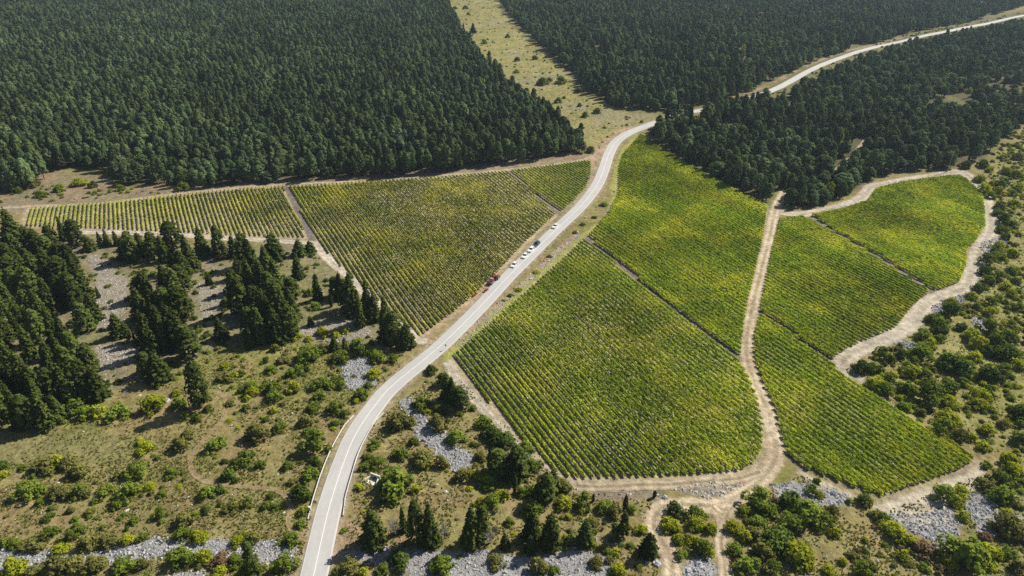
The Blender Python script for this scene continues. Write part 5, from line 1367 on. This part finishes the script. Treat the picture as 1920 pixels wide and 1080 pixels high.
def utility_pole(px, py, hpx, label, lean=0.0):
    x, y = G(px, py); sx, sz = scales(px, py); h = min(hpx * sz, 12)
    root = put("utility_pole", None, loc=(x, y, zof(x, y)), label=label, cat="pole", group="utility poles near the forest")
    b = BM(); b.tube((0, 0, -.4), (lean * h, 0, h), .22, .13, 10); put("pole", b.build("pole", M_POLE), parent=root)
    b = BM(); b.box((lean * h * .95, 0, h - .6), (2.2, .14, .14)); put("crossarm", b.build("crossarm", M_POLE), parent=root)
    for s in (-.9, 0, .9):
        b = BM(); b.tube((lean * h * .95 + s, 0, h - .53), (lean * h * .95 + s, 0, h - .25), .06, .04, 6); put("insulator", b.build("insulator", M_CONC), parent=root)
utility_pole(1447, 148, 24, "pale utility pole in the shadow above the far road")
utility_pole(1870, 334, 36, "dark leaning utility pole above the rounded vineyard", .10)
utility_pole(1776, 322, 38, "utility pole at the forest edge above the rounded vineyard")
for (px, py, h, lab) in ((1154, 1000, 3.6, "thin bare pole left of the slim cypress by the looping track"), (215, 836, 2.6, "thin pale stake standing on the flat green meadow")):
    x, y = G(px, py); b = BM(); b.tube((0, 0, -.3), (.1, 0, h), .07, .05, 7)
    put("wooden_stake", b.build("wooden_stake", M_POLE), loc=(x, y, zof(x, y)), label=lab, cat="stake")

# ------------------------------------------------------------------ cars
def road_dir(x, y):
    i = int(np.argmin((ROAD[:, 0] - x) ** 2 + (ROAD[:, 1] - y) ** 2)); i = max(1, min(len(ROAD) - 2, i))
    d = ROAD[i + 1] - ROAD[i - 1]; return math.atan2(d[1], d[0])

def wheel(root, x, y, r=.33, w=.22):
    b = BM(); b.tube((x, y - w / 2, r), (x, y + w / 2, r), r, r, 18); t = put("wheel", b.build("wheel", M_TYRE), parent=root)
    s = 1 if y > 0 else -1
    b = BM(); b.tube((x, y + s * w / 2, r), (x, y + s * (w / 2 + .012), r), r * .62, r * .55, 14); put("rim", b.build("rim", M_RIM), parent=t)

def bevelled(me, w):
    bm = bmesh.new(); bm.from_mesh(me)
    bmesh.ops.bevel(bm, geom=bm.edges[:], offset=w, segments=2, affect='EDGES', profile=.6, clamp_overlap=True)
    bm.to_mesh(me); bm.free(); return me

def car(px, py, paint, shape, label, turn=0.0):
    x, y = G(px, py)
    a = road_dir(x, y) + math.pi + turn            # nose towards the viewer
    root = put("parked_car", None, loc=(x, y, zof(x, y) + .03), rz=a, label=label, cat="car", group="cars parked along the road")
    L, W, H = {'hatch': (4.2, 1.78, 1.5), 'saloon': (4.6, 1.82, 1.45), 'estate': (4.6, 1.82, 1.52), 'van': (4.4, 1.85, 1.85), 'suv': (4.6, 1.9, 1.7)}[shape]
    h = L / 2
    low = [(-h, .35), (-h + .05, .75), (-h + .25, .92), (h - 1.25, .95), (h - .35, .80), (h - .02, .62), (h, .32), (h - .15, .22), (-h + .1, .22)]
    b = BM(); b.prism(low, -W / 2, W / 2, .08); put("body", bevelled(b.build("body", paint), .05), parent=root)
    tail = {'hatch': -h + .35, 'saloon': -h + 1.0, 'estate': -h + .25, 'van': -h + .12, 'suv': -h + .25}[shape]
    top0 = {'hatch': -h + .75, 'saloon': -h + 1.6, 'estate': -h + .55, 'van': -h + .2, 'suv': -h + .6}[shape]
    glass = [(tail, .90), (top0, H - .08), (h - 2.05, H - .08), (h - 1.2, .92)]
    b = BM(); b.prism(glass, -W / 2 + .07, W / 2 - .07, .17); put("windows", b.build("windows", M_GLASS), parent=root)
    b = BM(); b.prism([(top0 - .02, H - .10), (top0 + .06, H), (h - 2.12, H), (h - 2.0, H - .10)], -W / 2 + .22, W / 2 - .22, .06); put("roof", b.build("roof", paint), parent=root)
    for s in (-1, 1):
        for (p0, p1) in (((tail + .04, .92), (top0 + .02, H - .05)), ((h - 1.22, .94), (h - 2.06, H - .05))):
            b = BM(); b.tube((p0[0], s * (W / 2 - .08), p0[1]), (p1[0], s * (W / 2 - .25), p1[1]), .045, .045, 6); put("pillar", b.build("pillar", paint), parent=root)
        b = BM(); b.box((h - .06, s * (W / 2 - .32), .64), (.16, .38, .14)); put("headlight", b.build("headlight", M_LAMP), parent=root)
        b = BM(); b.box((-h + .05, s * (W / 2 - .22), .74), (.12, .22, .2)); put("tail_light", b.build("tail_light", M_TRACT), parent=root)
        b = BM(); b.box((h - 1.45, s * (W / 2 + .06), .98), (.12, .2, .12)); put("mirror", b.build("mirror", paint), parent=root)
        wheel(root, h - .85, s * (W / 2 - .11)); wheel(root, -h + .8, s * (W / 2 - .11))
    return root
car(1041, 426, M_WHITE, 'saloon', "white car parked alone farthest up the road")
car(1006, 460, M_NAVY, 'suv', "dark blue car parked in front of three white cars")
car(996, 470, M_WHITE, 'estate', "white estate car parked right behind the dark blue car")
car(984, 482, M_WHITE, 'hatch', "middle white car parked with a gap behind the estate car", .05)
car(964, 499, M_WHITE, 'hatch', "white car parked last in line, nearest the red tractor")

# tractor, trailer and crates
def on_road_side(px, py): x, y = G(px, py); return x, y, road_dir(x, y)
x, y, a = on_road_side(932, 523)
root = put("tractor", None, loc=(x, y, zof(x, y) + .02), rz=a, label="red tractor standing on the verge, coupled to the crate trailer", cat="tractor")
b = BM(); b.prism([(.2, .75), (.25, 1.35), (1.75, 1.25), (1.85, .75)], -.38, .38, .06); put("bonnet", b.build("bonnet", M_TRACT), parent=root)
b = BM(); b.box((-.35, 0, .85), (1.3, .9, .35)); put("chassis", b.build("chassis", M_DARK), parent=root)
b = BM(); b.box((-.45, 0, 1.35), (.5, .5, .12)); b.box((-.68, 0, 1.6), (.1, .5, .5)); put("seat", b.build("seat", M_DARK), parent=root)
b = BM(); b.tube((.25, 0, 1.2), (.0, 0, 1.65), .03, .03, 6); b.tube((-.03, 0, 1.63), (.02, 0, 1.68), .2, .2, 14); put("steering_wheel", b.build("steering_wheel", M_DARK), parent=root)
for s in (-1, 1):
    b = BM(); b.tube((-.75, s * .5, 1.1), (-.75, s * .5, 2.2), .04, .04, 6); put("roll_bar", b.build("roll_bar", M_DARK), parent=root)
    b = BM(); b.box((-.6, s * .75, 1.4), (1.2, .38, .08)); put("mudguard", b.build("mudguard", M_TRACT), parent=root)
    wheel(root, -.6, s * .78, .66, .36); wheel(root, 1.35, s * .62, .38, .24)
b = BM(); b.tube((-.79, -.5, 2.2), (-.71, .5, 2.2), .04, .04, 6); put("roll_bar", b.build("roll_bar", M_DARK), parent=root)
b = BM(); b.tube((1.2, .2, 1.25), (1.2, .2, 2.0), .05, .05, 8); put("exhaust_pipe", b.build("exhaust_pipe", M_DARK), parent=root)

x, y, a = on_road_side(920, 532)
trl = put("farm_trailer", None, loc=(x, y, zof(x, y) + .02), rz=a, label="dark blue farm trailer with a white tailboard behind the red tractor", cat="trailer")
b = BM(); b.box((0, 0, .8), (3.4, 1.8, .12)); put("bed", b.build("bed", M_DARK), parent=trl)
M_BLUE = simple_mat("blue_paint", (0.05, 0.07, 0.16), .5, var=.1)
for s in (-1, 1):
    b = BM(); b.box((0, s * .88, 1.1), (3.4, .05, .5)); put("side_board", b.build("side_board", M_BLUE), parent=trl)
    wheel(trl, -.4, s * .78, .4, .24)
b = BM(); b.box((1.70, 0, 1.1), (.05, 1.7, .5)); put("tailboard", b.build("tailboard", M_WHITE), parent=trl)
b = BM(); b.box((-1.70, 0, 1.1), (.05, 1.7, .5)); put("front_board", b.build("front_board", M_BLUE), parent=trl)
b = BM(); b.tube((1.7, 0, .7), (2.6, 0, .55), .06, .06, 6); put("drawbar", b.build("drawbar", M_DARK), parent=trl)
def crate_mesh():
    b = BM(); w, d, h, t = .60, .40, .30, .03
    b.box((0, 0, t / 2), (w, d, t))
    for s in (-1, 1):
        b.box((s * (w / 2 - t / 2), 0, h / 2 + t / 2), (t, d - 2 * t - .004, h - t)); b.box((0, s * (d / 2 - t / 2), h / 2 + t / 2), (w, t, h - t))
    return b.build("crate", M_RED)
CR = crate_mesh()
rr2 = random.Random(4)
M_PURP = simple_mat("dark_grapes", (0.05, 0.02, 0.05), .5, var=.3, scale=30)
gp = BM(); gp.box((0, 0, .17), (.52, .32, .18), taper=.8); GR = gp.build("grapes", M_PURP)
def crate(x, y, z, rz, label, group, full=False):
    o = put("crate", CR, loc=(x, y, z), rz=rz, label=label, cat="crate", group=group)
    if full: put("grapes", GR, loc=(x, y, z + .02), rz=rz, label=label.replace("crate", "heap of grapes in the crate"), cat="grapes", group="grapes in the trailer crates")
ca, sa = math.cos(a), math.sin(a)
for ix in range(4):
    for iy in range(3):
        if rr2.random() < .2: continue
        lx, ly = -1.2 + ix * .66, -.5 + iy * .5
        crate(x + lx * ca - ly * sa, y + lx * sa + ly * ca, zof(x, y) + .90, a + rr2.uniform(-.1, .1), "red crate standing on the bed of the farm trailer", "crates on the farm trailer", False)
for (px, py, n, lab) in ((911, 546, 14, "red crate in the heap just below the trailer"), (889, 554, 10, "orange red crate in the loose group farthest down the verge"), (934, 518, 9, "red crate in the heap beside the tractor")):
    x, y, a = on_road_side(px, py)
    for k in range(n):
        lx, ly = rr2.uniform(-1.6, 1.6), rr2.uniform(-.5, .5)
        if lab.find("tractor") > 0: ly += 1.6
        lev = 0 if k < n * .65 else 1
        crate(x + lx * math.cos(a) - ly * math.sin(a), y + lx * math.sin(a) + ly * math.cos(a), zof(x, y) + .05 + lev * .31, rr2.uniform(0, 3.1), lab, lab.split(" in ")[1].replace("the ", "crates of the ", 1))

finish_labels()

# ------------------------------------------------------------------ the air: thin haze round everything
hm, hnt, HN, HL = new_mat("haze")
ho = HN.new("ShaderNodeOutputMaterial"); pv = HN.new("ShaderNodeVolumePrincipled")
pv.inputs["Color"].default_value = (0.66, 0.82, 1.0, 1); pv.inputs["Density"].default_value = 0.00008; pv.inputs["Anisotropy"].default_value = 0.2
HL.new(pv.outputs[0], ho.inputs["Volume"])
hb = BM(); hb.box((0, 3000, 70), (26000, 24000, 144 )); hme = hb.build("haze", hm)
put("haze", hme, kind="stuff", label="thin bluish haze in the air")
